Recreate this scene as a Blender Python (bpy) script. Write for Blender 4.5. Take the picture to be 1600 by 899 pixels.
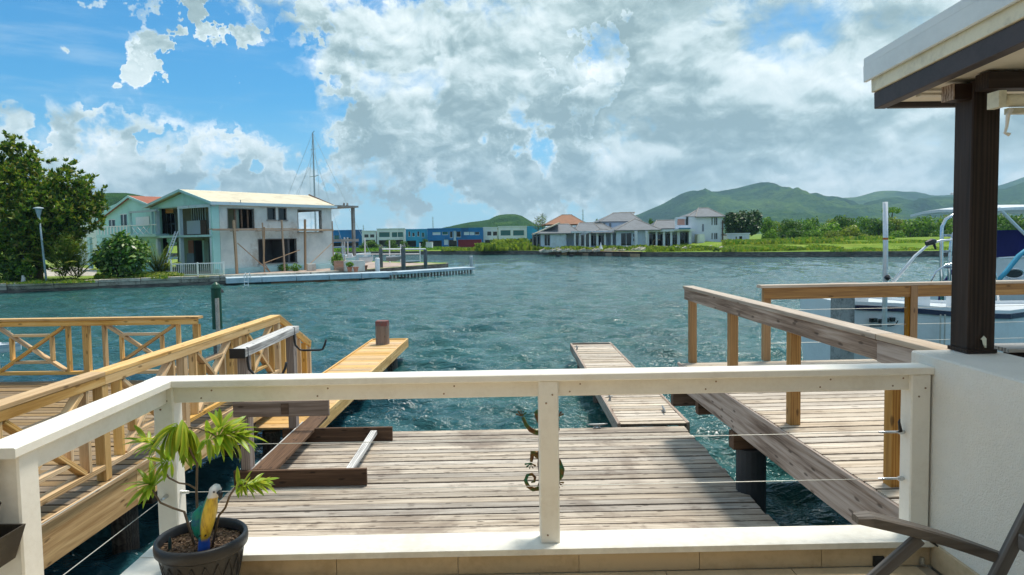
import bpy, bmesh, math, random
import numpy as np
from mathutils import Vector, Matrix

for o in list(bpy.data.objects): bpy.data.objects.remove(o)
SC = bpy.context.scene
COL = SC.collection
PI = math.pi
random.seed(7)
RNG = np.random.default_rng(11)

# ------------------------------------------------------------------ camera
CAM_H = 3.25
PITCH = math.atan(60/1067.0); ROLL = .0155; YAW = -11/1067.0
cam_d = bpy.data.cameras.new('camera')
cam = bpy.data.objects.new('camera', cam_d); COL.objects.link(cam)
cam_d.sensor_width = 36; cam_d.lens = 36*1067/1600
cam_d.shift_y = -19.5/1600
cam_d.clip_start = .05; cam_d.clip_end = 20000
cam.matrix_world = (Matrix.Translation((0, 0, CAM_H)) @ Matrix.Rotation(YAW, 4, 'Z')
                    @ Matrix.Rotation(PI/2-PITCH, 4, 'X') @ Matrix.Rotation(-ROLL, 4, 'Z'))
SC.camera = cam
SC.cycles.max_bounces = 6; SC.cycles.diffuse_bounces = 3; SC.cycles.glossy_bounces = 3; SC.cycles.transmission_bounces = 3; SC.cycles.volume_bounces = 0
SC.render.resolution_x = 1024; SC.render.resolution_y = 575

# ------------------------------------------------------------------ sun + sky
SUN = Vector((.24, .26, .92)).normalized()
sun_d = bpy.data.lights.new('sun', 'SUN'); sun_d.energy = 3.0; sun_d.angle = math.radians(12)
sun_d.color = (1.0, .93, .82)
sun = bpy.data.objects.new('sun', sun_d); COL.objects.link(sun)
sun.rotation_euler = SUN.to_track_quat('Z', 'Y').to_euler()
sun.location = (20, 10, 60)
SC.view_settings.view_transform = 'Standard'
SC.view_settings.look = 'None'
SC.view_settings.gamma = 1
SC.view_settings.exposure = 0.55
SC.view_settings.use_curve_mapping = False

world = bpy.data.worlds.new('World'); SC.world = world; world.use_nodes = True
WN = world.node_tree; WN.nodes.clear()

class NT:
    """little helper for writing node trees as expressions"""
    def __init__(s, tree): s.t = tree
    def n(s, kind, **kw):
        nd = s.t.nodes.new(kind)
        for k, v in kw.items(): setattr(nd, k, v)
        return nd
    def set(s, sock, v):
        if isinstance(v, bpy.types.NodeSocket): s.t.links.new(v, sock)
        elif v is not None:
            try: sock.default_value = v
            except Exception:
                sock.default_value = (*v, 1) if len(v) == 3 else v
    def m(s, op, a, b=None, c=None, clamp=False):
        nd = s.n('ShaderNodeMath', operation=op, use_clamp=clamp)
        s.set(nd.inputs[0], a)
        if b is not None: s.set(nd.inputs[1], b)
        if c is not None: s.set(nd.inputs[2], c)
        return nd.outputs[0]
    def vm(s, op, a, b=None, scale=None):
        nd = s.n('ShaderNodeVectorMath', operation=op)
        s.set(nd.inputs[0], a)
        if b is not None: s.set(nd.inputs[1], b)
        if scale is not None: s.set(nd.inputs['Scale'], scale)
        return nd.outputs['Value'] if op in ('DOT_PRODUCT', 'LENGTH') else nd.outputs[0]
    def noise(s, vec, scale, detail=3, rough=.5, dist=0, out=0):
        nd = s.n('ShaderNodeTexNoise'); s.set(nd.inputs['Vector'], vec)
        nd.inputs['Scale'].default_value = scale; nd.inputs['Detail'].default_value = detail
        nd.inputs['Roughness'].default_value = rough; nd.inputs['Distortion'].default_value = dist
        return nd.outputs[out]
    def voro(s, vec, scale, out='Distance', feature='F1', rand=1.0, dim='3D'):
        nd = s.n('ShaderNodeTexVoronoi', feature=feature, voronoi_dimensions=dim); s.set(nd.inputs['Vector'], vec)
        nd.inputs['Scale'].default_value = scale; nd.inputs['Randomness'].default_value = rand
        return nd.outputs[out]
    def ramp(s, fac, stops, interp='LINEAR'):
        nd = s.n('ShaderNodeValToRGB'); s.set(nd.inputs[0], fac)
        cr = nd.color_ramp; cr.interpolation = interp
        while len(cr.elements) < len(stops): cr.elements.new(.5)
        for e, (p, c) in zip(cr.elements, stops):
            e.position = p; e.color = (*c, 1) if len(c) == 3 else c
        return nd.outputs[0]
    def smooth(s, v, a, b, lo=0., hi=1.):
        nd = s.n('ShaderNodeMapRange', interpolation_type='SMOOTHSTEP')
        for k, x in zip(range(5), (v, a, b, lo, hi)): s.set(nd.inputs[k], x)
        return nd.outputs[0]
    def mix(s, f, a, b, mode='MIX'):
        nd = s.n('ShaderNodeMix', data_type='RGBA', blend_type=mode)
        s.set(nd.inputs[0], f); s.set(nd.inputs[6], a); s.set(nd.inputs[7], b)
        return nd.outputs[2]
    def mapping(s, vec, scale=(1, 1, 1), loc=(0, 0, 0), rot=(0, 0, 0)):
        nd = s.n('ShaderNodeMapping'); s.set(nd.inputs[0], vec)
        s.set(nd.inputs['Location'], loc); s.set(nd.inputs['Rotation'], rot); s.set(nd.inputs['Scale'], scale)
        return nd.outputs[0]
    def bump(s, h, strength=.3, dist=.01):
        nd = s.n('ShaderNodeBump'); s.set(nd.inputs['Height'], h)
        nd.inputs['Strength'].default_value = strength; nd.inputs['Distance'].default_value = dist
        return nd.outputs[0]

def px_ray(px, py):
    """direction (world) seen at a point of the 1600x899 photograph: used only for measuring"""
    x = px-800; y = 430-py
    c, s = math.cos(ROLL), math.sin(ROLL)
    d = Vector((c*x+s*y, 1067, -s*x+c*y))
    cp, sp = math.cos(PITCH), math.sin(PITCH)
    d = Vector((d.x, d.y*cp+d.z*sp, -d.y*sp+d.z*cp))
    ca, sa = math.cos(-YAW), math.sin(-YAW)
    return Vector((d.x*ca+d.y*sa, -d.x*sa+d.y*ca, d.z))
def at(px, py, Y):
    d = px_ray(px, py); return Vector((0, 0, CAM_H)) + d*(Y/d.y)
def atz(px, py, z):
    d = px_ray(px, py); return Vector((0, 0, CAM_H)) + d*((z-CAM_H)/d.z)

def build_world():
    W = NT(WN)
    tc = W.n('ShaderNodeTexCoord').outputs['Generated']
    sky = W.n('ShaderNodeTexSky', sky_type='NISHITA'); sky.sun_disc = False
    sky.sun_elevation = math.asin(SUN.z); sky.sun_rotation = math.atan2(SUN.x, SUN.y)
    sky.air_density = 1.0; sky.dust_density = .6; sky.ozone_density = 2.0
    sep = W.n('ShaderNodeSeparateXYZ'); W.set(sep.inputs[0], tc)
    z = sep.outputs[2]
    # where cloud gathers: soft lobes over the sky dome (the weather of that morning)
    tcw = W.vm('ADD', tc, W.vm('SCALE', W.vm('SUBTRACT', W.noise(tc, 14, 5, .6, 0, 1), (.5, .5, .5)), scale=.045))
    def lobe(px, py, r, amp):
        d = px_ray(px, py).normalized()
        dt = W.vm('DOT_PRODUCT', tcw, tuple(d))
        return W.smooth(dt, math.cos(math.radians(r)), 1.0, 0., amp)
    bias = None
    for args in LOBES:
        l = lobe(*args); bias = l if bias is None else W.m('ADD', bias, l)
    bias = W.m('MAXIMUM', bias, -.28)
    for args in PUFFS: bias = W.m('ADD', bias, lobe(*args))
    def density(vec, det, vor=2):
        v = W.mapping(vec, (1, 1, 1.45))
        wv = W.vm('ADD', v, W.vm('SCALE', W.vm('SUBTRACT', W.noise(v, 7.0, 3, .6, 0, 1), (.5, .5, .5)), scale=.11))
        a = W.m('ADD', .5, W.m('MULTIPLY', W.m('SUBTRACT', W.noise(wv, 4.2, det, .62), .5), 1.4))
        for sc, am in ((10, .14), (24, .08))[:vor]:
            a = W.m('ADD', a, W.m('MULTIPLY', W.m('SUBTRACT', .42, W.voro(wv, sc)), am))
        return a
    bias = W.m('ADD', bias, W.smooth(z, .35, .6, 0., .12))
    e0 = density(tc, 8); d0 = W.m('ADD', e0, bias)
    d1 = W.m('ADD', density(W.vm('ADD', tc, (.014, .0, .040)), 3, 1), bias)
    e2 = density(W.vm('ADD', tc, (.004, .0, .008)), 6)
    mask = W.smooth(d0, .42, .74)
    thick = W.smooth(d0, .50, 1.0)
    lit = W.smooth(W.m('SUBTRACT', d0, d1), -.17, .17)
    rel = W.m('MULTIPLY', W.m('SUBTRACT', e0, e2), 1.7)
    big = W.noise(W.mapping(tc, (1, 1, 2.6), (3, 1, 2)), 3.6, 4, .55)
    sh = W.m('ADD', W.m('MULTIPLY', lit, .46), W.m('MULTIPLY', W.m('SUBTRACT', 1., thick), .42))
    sh = W.m('ADD', sh, W.m('ADD', rel, W.m('MULTIPLY', W.m('SUBTRACT', big, .50), 1.7)))
    ccol = W.ramp(sh, [(0.0, (.23, .315, .32)), (.28, (.35, .45, .45)), (.50, (.53, .625, .625)), (.74, (.69, .76, .755)), (1.0, (.86, .89, .88))])
    skyc = W.vm('MULTIPLY', W.vm('SCALE', sky.outputs[0], scale=SKY_S), SKY_TINT)
    cir = W.noise(W.mapping(tc, (1.2, 1.2, 9), (0, 0, 0), (0, .12, 0)), 4, 6, .6)
    skyc = W.mix(W.smooth(cir, .48, .75, 0., .30), skyc, (.50, .62, .68))
    hz = W.smooth(z, .0, .20, .70, 0.)
    base = W.mix(hz, skyc, (.40, .60, .74))
    cl = W.mix(W.smooth(z, .0, .09, .30, 0.), ccol, (.55, .66, .70))
    fin = W.mix(W.m('MULTIPLY', mask, .97), base, cl)
    bg = W.n('ShaderNodeBackground'); W.set(bg.inputs[0], fin); bg.inputs[1].default_value = 1.0
    out = W.n('ShaderNodeOutputWorld'); WN.links.new(bg.outputs[0], out.inputs[0])
HAZE = .00015
SKY_S = .10
PUFFS = [(195, -4, 5.0, .36), (405, -6, 5.2, .34), (245, 40, 3.6, .24), (306, 74, 2.0, .22), (70, 195, 9, .16), (240, 215, 8, .15), (350, 235, 5, .12)]
SKY_TINT = (.20, .76, 1.02)
LOBES = [(60, 40, 10, -.36), (180, 100, 8, -.32), (330, 120, 8, -.32), (450, 80, 4.0, -.24), (450, 170, 4.6, -.28), (400, 185, 4, -.14), (30, 85, 6, -.14), (120, 90, 6, -.30), (270, 150, 5.5, -.34), (190, 130, 4, -.2), (340, 60, 4, -.25), (150, 120, 4, -.25), (285, 195, 4, -.22), (800, 230, 5, .16), (760, 215, 7, .22), (900, 230, 6, .14), (480, 300, 5, .2), (918, 150, 3, -.30), (700, 310, 5, -.08), (600, 270, 3, -.10), (500, 250, 2.5, -.12),
         (60, 205, 7, .36), (210, 225, 7, .34), (345, 250, 6, .32), (120, 290, 10, .20), (400, 310, 7, .24), (560, 290, 6, .16), (650, 350, 5, .12), (800, 245, 7, .22), (720, 280, 5, .16),
         (560, 60, 7, .20), (700, 130, 12, .20), (540, 160, 5, .18), (640, 215, 7, .16), (780, 270, 7, .08), (900, 60, 14, .20), (1250, 120, 24, .22), (1000, 260, 12, .12), (1500, 260, 14, .16)]
build_world()

# ------------------------------------------------------------------ mesh helpers
class MB:
    def __init__(s): s.v = []; s.f = []
    def add(s, vs, fs):
        b = len(s.v); s.v += [tuple(p) for p in vs]; s.f += [tuple(b+i for i in f) for f in fs]; return s
    def box(s, x0, x1, y0, y1, z0, z1):
        if x0 > x1: x0, x1 = x1, x0
        if y0 > y1: y0, y1 = y1, y0
        if z0 > z1: z0, z1 = z1, z0
        return s.add([(x0,y0,z0),(x1,y0,z0),(x1,y1,z0),(x0,y1,z0),(x0,y0,z1),(x1,y0,z1),(x1,y1,z1),(x0,y1,z1)],
                     [(0,3,2,1),(4,5,6,7),(0,1,5,4),(1,2,6,5),(2,3,7,6),(3,0,4,7)])
    def bar(s, p0, p1, w, t, up=(0, 0, 1), ch=0.0):
        """a board from p0 to p1, w wide (sideways), t thick (along up)"""
        p0 = Vector(p0); p1 = Vector(p1); d = (p1-p0).normalized(); up = Vector(up)
        if abs(d.dot(up)) > .97: up = Vector((0, 1, 0)) if abs(d.y) < .9 else Vector((1, 0, 0))
        sd = d.cross(up).normalized(); u = sd.cross(d).normalized()
        a, b = w/2, t/2
        if ch > 0:
            pr = [(-a+ch,-b),(a-ch,-b),(a,-b+ch),(a,b-ch),(a-ch,b),(-a+ch,b),(-a,b-ch),(-a,-b+ch)]
        else: pr = [(-a,-b),(a,-b),(a,b),(-a,b)]
        n = len(pr)
        vs = [p0+sd*x+u*y for x, y in pr]+[p1+sd*x+u*y for x, y in pr]
        fs = [(i, (i+1) % n, n+(i+1) % n, n+i) for i in range(n)]
        fs += [tuple(range(n))[::-1], tuple(range(n, 2*n))]
        fs = [f[::-1] for f in fs]
        return s.add(vs, fs)
    def tube(s, pts, rad, n=8, cap=True, flat=1.0):
        pts = [Vector(p) for p in pts]
        if not hasattr(rad, '__len__'): rad = [rad]*len(pts)
        b = len(s.v); prev = None
        for i, p in enumerate(pts):
            d = (pts[min(i+1, len(pts)-1)]-pts[max(i-1, 0)]).normalized()
            if prev is None:
                u = Vector((0, 0, 1)) if abs(d.z) < .9 else Vector((0, 1, 0))
                u = (u-d*u.dot(d)).normalized()
            else: u = (prev-d*prev.dot(d)).normalized()
            prev = u; w = d.cross(u)
            for k in range(n):
                a = 2*PI*k/n
                s.v.append(tuple(p+u*(math.cos(a)*rad[i])+w*(math.sin(a)*rad[i]*flat)))
        for i in range(len(pts)-1):
            for k in range(n):
                k2 = (k+1) % n
                s.f.append((b+i*n+k, b+i*n+k2, b+(i+1)*n+k2, b+(i+1)*n+k))
        if cap:
            s.f.append(tuple(b+k for k in range(n))[::-1]); e = b+(len(pts)-1)*n
            s.f.append(tuple(e+k for k in range(n)))
        return s
    def lathe(s, prof, c=(0, 0, 0), n=24, sy=1.0):
        b = len(s.v); m = len(prof)
        for r, z in prof:
            for k in range(n):
                a = 2*PI*k/n; s.v.append((c[0]+r*math.cos(a), c[1]+r*sy*math.sin(a), c[2]+z))
        for i in range(m-1):
            for k in range(n):
                k2 = (k+1) % n
                s.f.append((b+i*n+k, b+i*n+k2, b+(i+1)*n+k2, b+(i+1)*n+k))
        s.f.append(tuple(b+k for k in range(n))[::-1]); s.f.append(tuple(b+(m-1)*n+k for k in range(n)))
        return s
    def prism(s, poly, axis, a, b):
        """poly: 2D points; axis 'x': (y,z) extruded x from a to b, 'y': (x,z), 'z': (x,y)"""
        def P(p, t): return {'x': (t, p[0], p[1]), 'y': (p[0], t, p[1]), 'z': (p[0], p[1], t)}[axis]
        n = len(poly)
        s.add([P(p, a) for p in poly]+[P(p, b) for p in poly],
              [(i, (i+1) % n, n+(i+1) % n, n+i) for i in range(n)]+[tuple(range(n))[::-1], tuple(range(n, 2*n))])
        return s
    def mesh(s, name, mat, smooth=False, fix=True):
        me = bpy.data.meshes.new(name); me.from_pydata(s.v, [], s.f)
        if fix:
            bm = bmesh.new(); bm.from_mesh(me); bmesh.ops.recalc_face_normals(bm, faces=bm.faces); bm.to_mesh(me); bm.free()
        if mat: me.materials.append(mat)
        if smooth: me.polygons.foreach_set('use_smooth', [True]*len(me.polygons))
        me.update(); return me
    def build(s, name, mat, parent=None, smooth=False, fix=True):
        return put(name, s.mesh(name, mat, smooth, fix), parent)

def put(name, me, parent=None, M=None):
    o = bpy.data.objects.new(name, me); COL.objects.link(o)
    if parent: o.parent = parent
    if M is not None: o.matrix_basis = M
    return o
def tag(o, label=None, cat=None, group=None, kind=None):
    if label: o['label'] = label
    if cat: o['category'] = cat
    if group: o['group'] = group
    if kind: o['kind'] = kind
    return o
def thing(name, label, cat, loc=(0, 0, 0), rz=0, group=None):
    o = bpy.data.objects.new(name, None); COL.objects.link(o)
    o.location = loc; o.rotation_euler = (0, 0, rz); o.empty_display_size = .2
    return tag(o, label, cat, group)
def struct(o): o['kind'] = 'structure'; return o
def stuff(o): o['kind'] = 'stuff'; return o

_bc = {}
def board(name, p0, p1, w, t, mat, parent=None, up=(0, 0, 1), ch=.004):
    """one board as its own object; its grain runs along local x; like boards share a mesh"""
    p0 = Vector(p0); p1 = Vector(p1); L = (p1-p0).length
    key = (round(L, 2), round(w, 4), round(t, 4), mat.name, ch)
    if key not in _bc:
        L2 = key[0]
        mb = MB().bar((-L2/2, 0, 0), (L2/2, 0, 0), w, t, ch=min(ch, t*.3))
        _bc[key] = mb.mesh(name, mat)
    d = (p1-p0).normalized(); upv = Vector(up)
    if abs(d.dot(upv)) > .97: upv = Vector((0, 1, 0)) if abs(d.y) < .9 else Vector((1, 0, 0))
    y = upv.cross(d).normalized(); z = d.cross(y).normalized()
    M = Matrix((d, y, z)).transposed().to_4x4(); M.translation = (p0+p1)/2
    return put(name, _bc[key], parent, M)

def fast_mesh(name, V, F, mat, smooth=False):
    """V (n,3) array, F (m,4) array of quads"""
    me = bpy.data.meshes.new(name); V = np.asarray(V, np.float32); F = np.asarray(F, np.int32)
    me.vertices.add(len(V)); me.vertices.foreach_set('co', V.ravel())
    k = F.shape[1]; me.loops.add(F.size); me.loops.foreach_set('vertex_index', F.ravel())
    me.polygons.add(len(F)); me.polygons.foreach_set('loop_start', np.arange(len(F), dtype=np.int32)*k)
    if smooth: me.polygons.foreach_set('use_smooth', np.ones(len(F), bool))
    me.update(calc_edges=True); me.validate()
    if mat: me.materials.append(mat)
    return me

# ------------------------------------------------------------------ materials
def mat_new(name):
    m = bpy.data.materials.new(name); m.use_nodes = True
    m.node_tree.nodes.clear(); T = NT(m.node_tree)
    b = T.n('ShaderNodeBsdfPrincipled'); o = T.n('ShaderNodeOutputMaterial')
    m.node_tree.links.new(b.outputs[0], o.inputs[0])
    return m, T, b, o
def S(T, b, **kw):
    for k, v in kw.items(): T.set(b.inputs[k.replace('_', ' ')], v)
def offs_obj(T):
    tc = T.n('ShaderNodeTexCoord').outputs['Object']
    r = T.n('ShaderNodeObjectInfo').outputs['Random']
    off = T.vm('SCALE', (37.3, 71.7, 19.1), scale=r)
    return T.vm('ADD', tc, off), r, tc
def wood(name, dark, mid, light, var=.25, knots=1., rough=.7, grain=1., stain=None, spec=.3, edge=None):
    m, T, b, o = mat_new(name)
    v, r, tc = offs_obj(T)
    g1 = T.noise(T.mapping(v, (1.1, 16, 16)), 1.3, 5, .6, .6)
    g2 = T.noise(T.mapping(v, (3.5, 130, 130)), 1.0, 3, .6)
    wv = T.n('ShaderNodeTexWave', wave_type='BANDS', bands_direction='Y')
    T.set(wv.inputs[0], T.mapping(v, (.22, 5, 5))); wv.inputs['Scale'].default_value = 3.2
    wv.inputs['Distortion'].default_value = 5.5; wv.inputs['Detail'].default_value = 3; wv.inputs['Detail Scale'].default_value = 1.3
    f = T.m('ADD', T.m('MULTIPLY', g1, .55), T.m('ADD', T.m('MULTIPLY', g2, .22), T.m('MULTIPLY', wv.outputs[0], .23)))
    f = T.m('ADD', T.m('MULTIPLY', T.m('SUBTRACT', f, .5), 1.5*grain), .5)
    c = T.ramp(f, [(.12, dark), (.5, mid), (.88, light)])
    # knots
    ks = T.n('ShaderNodeSeparateXYZ'); T.set(ks.inputs[0], v); kc = T.n('ShaderNodeCombineXYZ')
    T.set(kc.inputs[0], T.m('MULTIPLY', ks.outputs[0], 3.0)); T.set(kc.inputs[1], T.m('MULTIPLY', T.m('ADD', ks.outputs[1], ks.outputs[2]), 9.5)); kv = kc.outputs[0]
    kd = T.voro(kv, 1.0, dim='2D')
    kr = T.voro(kv, 1.0, out='Color', dim='2D')
    sp = T.n('ShaderNodeSeparateColor'); T.set(sp.inputs[0], kr)
    has = T.m('GREATER_THAN', sp.outputs[0], 1-.42*knots)
    kd = T.m('ADD', kd, T.m('MULTIPLY', T.m('SUBTRACT', T.noise(kv, 6, 2), .5), .12))
    kn = T.m('MULTIPLY', T.smooth(kd, .05, .15, 1., 0.), has)
    c = T.mix(T.m('MULTIPLY', kn, .75), c, tuple(x*.45 for x in dark))
    # board to board difference
    hv = T.n('ShaderNodeHueSaturation'); T.set(hv.inputs['Color'], c)
    T.set(hv.inputs['Value'], T.m('ADD', 1-var/2, T.m('MULTIPLY', r, var)))
    r2 = T.m('FRACT', T.m('MULTIPLY', r, 17.31))
    T.set(hv.inputs['Saturation'], T.m('ADD', .8, T.m('MULTIPLY', r2, .4)))
    c = hv.outputs[0]
    if stain:
        gp = T.n('ShaderNodeNewGeometry').outputs['Position']
        s1 = T.smooth(T.noise(gp, 1.1, 5, .6, .5), .5, .68)
        c = T.mix(T.m('MULTIPLY', s1, stain[1]), c, stain[0])
        s2 = T.smooth(T.noise(T.mapping(gp, (1, 1, 1), (9, 4, 2)), 4.5, 4, .6), .58, .72)
        c = T.mix(T.m('MULTIPLY', s2, stain[1]*.8), c, stain[0])
    if edge:   # darkens the long edges of each board so the gaps read as lines
        es = T.n('ShaderNodeSeparateXYZ'); T.set(es.inputs[0], tc)
        ew = T.m('ADD', T.m('ABSOLUTE', es.outputs[1]), T.m('MULTIPLY', T.m('SUBTRACT', T.noise(T.mapping(v, (3, 1, 1)), 6, 4, .6), .5), .022))
        c = T.mix(T.smooth(ew, edge-.010, edge+.003, 0., .8), c, tuple(x*.45 for x in dark))
    S(T, b, Base_Color=c, Roughness=rough, Specular_IOR_Level=spec)
    h = T.m('SUBTRACT', T.m('ADD', T.m('MULTIPLY', g2, .5), g1), kn)
    S(T, b, Normal=T.bump(h, .45, .0035))
    return m
def paint(name, col, rough=.5, dirt=.12, scale=6, bump=.1, dist=.002, spec=.4, dcol=None, metal=0.):
    m, T, b, o = mat_new(name)
    v, r, tc = offs_obj(T)
    n = T.noise(v, scale, 5, .6); n2 = T.noise(v, scale*9, 4, .6)
    dc = dcol or tuple(x*.55 for x in col)
    f = T.m('MULTIPLY', T.smooth(T.m('ADD', T.m('MULTIPLY', n, .7), T.m('MULTIPLY', n2, .3)), .42, .7), dirt*2.2, clamp=True)
    S(T, b, Base_Color=T.mix(f, col, dc), Roughness=rough, Specular_IOR_Level=spec, Metallic=metal)
    if bump: S(T, b, Normal=T.bump(T.m('ADD', n2, T.m('MULTIPLY', n, .4)), bump, dist))
    return m
def plain(name, col, rough=.5, metal=0., spec=.5):
    m, T, b, o = mat_new(name); v, r, tc = offs_obj(T)
    n = T.noise(v, 12, 3, .6)
    c = T.mix(T.smooth(n, .35, .75, 0., .3), col, tuple(x*.6 for x in col))
    S(T, b, Base_Color=c, Roughness=rough, Metallic=metal, Specular_IOR_Level=spec); return m
def leafmat(name, cols, trans=.35, rough=.45, spec=.35, bump=0, big=None):
    """cols: ramp of colours picked leaf by leaf"""
    m, T, b, o = mat_new(name)
    ri = T.n('ShaderNodeNewGeometry').outputs['Random Per Island']
    st = [(i/(len(cols)-1), c) for i, c in enumerate(cols)]
    c = T.ramp(ri, st)
    if big:
        tc = T.n('ShaderNodeTexCoord').outputs['Object']
        c = T.mix(T.smooth(T.noise(tc, big[0], 3, .5), .42, .62, 0., big[2]), c, big[1])
    S(T, b, Base_Color=c, Roughness=rough, Specular_IOR_Level=spec)
    tr = T.n('ShaderNodeBsdfTranslucent'); T.set(tr.inputs[0], T.mix(1., c, (1.1, 1.25, .5), 'MULTIPLY'))
    mx = T.n('ShaderNodeMixShader'); mx.inputs[0].default_value = trans
    l = m.node_tree.links; l.new(b.outputs[0], mx.inputs[1]); l.new(tr.outputs[0], mx.inputs[2]); l.new(mx.outputs[0], o.inputs[0])
    return m

M = {}
M['pine'] = wood('new_pine', (.40, .22, .08), (.66, .42, .185), (.80, .57, .30), .36, 1., .6, 1.15)
M['pine_deck'] = wood('pine_deck_boards', (.15, .095, .05), (.27, .185, .10), (.38, .28, .17), .34, .6, .7, edge=.063)
M['weather'] = wood('weathered_boards', (.17, .13, .10), (.45, .385, .31), (.66, .59, .50), .42, 1.2, .8, 1.45, stain=((.12, .08, .06), .5), edge=.063)
M['weather_light'] = wood('pale_weathered_boards', (.22, .16, .11), (.56, .47, .37), (.74, .66, .55), .34, 1.1, .8, 1.35, stain=((.22, .15, .10), .38), edge=.063)
M['greypink'] = wood('greyed_timber', (.17, .11, .075), (.40, .295, .225), (.56, .45, .37), .15, 1.3, .8, 1.4)
M['railwood'] = wood('oiled_rail_timber', (.17, .075, .02), (.36, .18, .045), (.50, .28, .09), .2, .8, .55)
M['railcap'] = wood('weathered_cap_timber', (.28, .20, .14), (.48, .39, .30), (.64, .56, .47), .2, .7, .8)
M['brown'] = wood('dark_brown_timber', (.04, .024, .016), (.11, .068, .045), (.20, .13, .09), .2, 1.1, .75)
M['greywood'] = wood('silver_grey_timber', (.22, .21, .20), (.52, .51, .49), (.74, .73, .70), .2, .3, .85, 1.5)
M['rackpost'] = wood('rack_post_timber', (.11, .075, .055), (.24, .18, .145), (.38, .31, .27), .2, .6, .8)
M['column'] = wood('stained_column_timber', (.010, .005, .004), (.028, .015, .010), (.055, .032, .022), .05, .3, .55)
M['pile'] = wood('pile_timber', (.05, .04, .035), (.14, .11, .09), (.25, .21, .18), .3, .3, .9)
M['teak'] = wood('grey_teak_chair', (.07, .06, .052), (.135, .12, .105), (.21, .185, .165), .1, .2, .55)
M['white'] = paint('white_rail_paint', (.86, .82, .73), .42, .2, 5, .2, .003, dcol=(.66, .60, .50))
M['sill'] = paint('sill_paint', (.82, .79, .70), .6, .25, 2.5, .25, .003, dcol=(.50, .46, .38))
def tile_mat():
    m = paint('tan_tile', (.60, .47, .30), .35, .25, 4, .1, .001, dcol=(.34, .24, .13)); return m
M['tile'] = tile_mat()
M['grout'] = paint('grout', (.34, .27, .19), .9)
M['soffit'] = wood('cream_soffit_boards', (.62, .55, .43), (.72, .66, .54), (.78, .72, .61), .08, .1, .6, .4)
M['cream'] = paint('cream_paint', (.80, .76, .58), .5, .3, 5, .1)
M['gutter'] = paint('pale_metal_edge', (.74, .80, .80), .35, .1, 3, .02, spec=.5)
M['steel'] = plain('stainless_steel', (.62, .64, .66), .22, 1.0)
M['cable'] = plain('steel_cable', (.55, .56, .52), .5, .3)
M['galv0'] = plain('rusty_screw_heads', (.30, .20, .13), .6, .5)
M['black'] = plain('black_metal', (.012, .012, .014), .38)
M['blackrub'] = plain('black_rubber', (.015, .015, .016), .7)
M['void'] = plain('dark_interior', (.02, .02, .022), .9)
# ================================================================== TERRACE
def stucco(name, col):
    m, T, b, o = mat_new(name)
    tc = T.n('ShaderNodeTexCoord').outputs['Object']
    n = T.noise(tc, 130, 3, .6); n2 = T.noise(tc, 2.2, 5, .6)
    S(T, b, Base_Color=T.mix(T.smooth(n2, .4, .75, 0., .35), col, tuple(x*.75 for x in col)), Roughness=.85,
      Normal=T.bump(T.m('ADD', n, T.m('MULTIPLY', T.noise(tc, 45, 3, .5), .7)), .9, .009))
    return m
M['stucco'] = stucco('cream_stucco', (.85, .82, .74))
M['stucco_base'] = stucco('terrace_render', (.55, .52, .45))

FL = 1.65
base = struct(MB().box(-1.72, 2.42, -1.5, 3.30, -.6, FL-.03).build('terrace_base', M['stucco_base']))
floor = struct(MB().box(-1.5, 2.0, -1.4, 3.16, FL-.028, FL-.006).build('terrace_floor', M['grout']))
tme = MB().bar((-.2975, 0, 0), (.2975, 0, 0), .595, .014, ch=.002).mesh('tile', M['tile'])
for i in range(6):
    for j in range(7):
        x = -1.5+.14+.3+.6*i-.3
        y = 3.158-.2975-.6*j
        if x > 1.75: continue
        put('tile', tme, floor, Matrix.Translation((x, y, FL-.0065)))
sill = thing('terrace_kerb', 'low cream sill with tan tiled kerb under the white terrace railing', 'kerb')
MB().box(-1.73, 2.028, 3.132, 3.33, 1.752, 1.78).build('sill_cap', M['sill'], sill)
MB().box(-1.73, -1.53, -1.2, 3.13, 1.752, 1.778).build('sill_cap', M['sill'], sill)
MB().box(-1.715, 2.028, 3.176, 3.31, FL-.03, 1.75).build('kerb_core', M['sill'], sill)
MB().box(-1.715, -1.566, -1.2, 3.174, FL-.03, 1.75).build('kerb_core', M['sill'], sill)
kx = [-1.566, -1.0, -.42, -.235+.01, .352, .93, 1.51, 2.014]
kx = [-1.555, -1.42, -.82, -.245, .33, .905, 1.49, 2.012]
for a, b_ in zip(kx, kx[1:]):
    MB().box(a+.0015, b_-.0015, 3.164, 3.1745, FL+.001, 1.7505).build('tile', M['tile'], sill)
for k in range(7):
    y1 = 3.162-.6*k
    MB().box(-1.5645, -1.554, y1-.597, y1, FL+.001, 1.7505).build('tile', M['tile'], sill)
    MB().box(2.012, 2.0285, y1-.597, y1, FL+.001, 1.762).build('tile', M['tile'], sill)
MB().box(1.735, 1.785, 3.150, 3.163, FL+.002, FL+.05).build('drain', M['blackrub'], sill)
MB().tube([(1.965, 3.15, FL+.012), (1.965, 3.15, FL+.045)], [.014, .010], 8).build('bolt', M['steel'], sill)

M['house'] = stucco('tan_house_render', (.66, .56, .42))
hw = struct(MB().box(-7, 7, -1.9, -1.62, -.6, 6.5).build('unseen_house_wall', M['house']))  # unseen house behind the terrace, added to block sky and bounce warm light
MB().box(-1.6, 1.2, -1.615, -1.58, FL, FL+2.2).build('terrace_door', M['brown'], hw)
rw = thing('terrace_wall', 'low rough cream stuccoed side wall at the right edge of the terrace', 'wall')
MB().bar((2.225, -1.2, 2.145), (2.225, 3.372, 2.145), .39, 1.01, ch=.008).build('wall', M['stucco'], rw)

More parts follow.
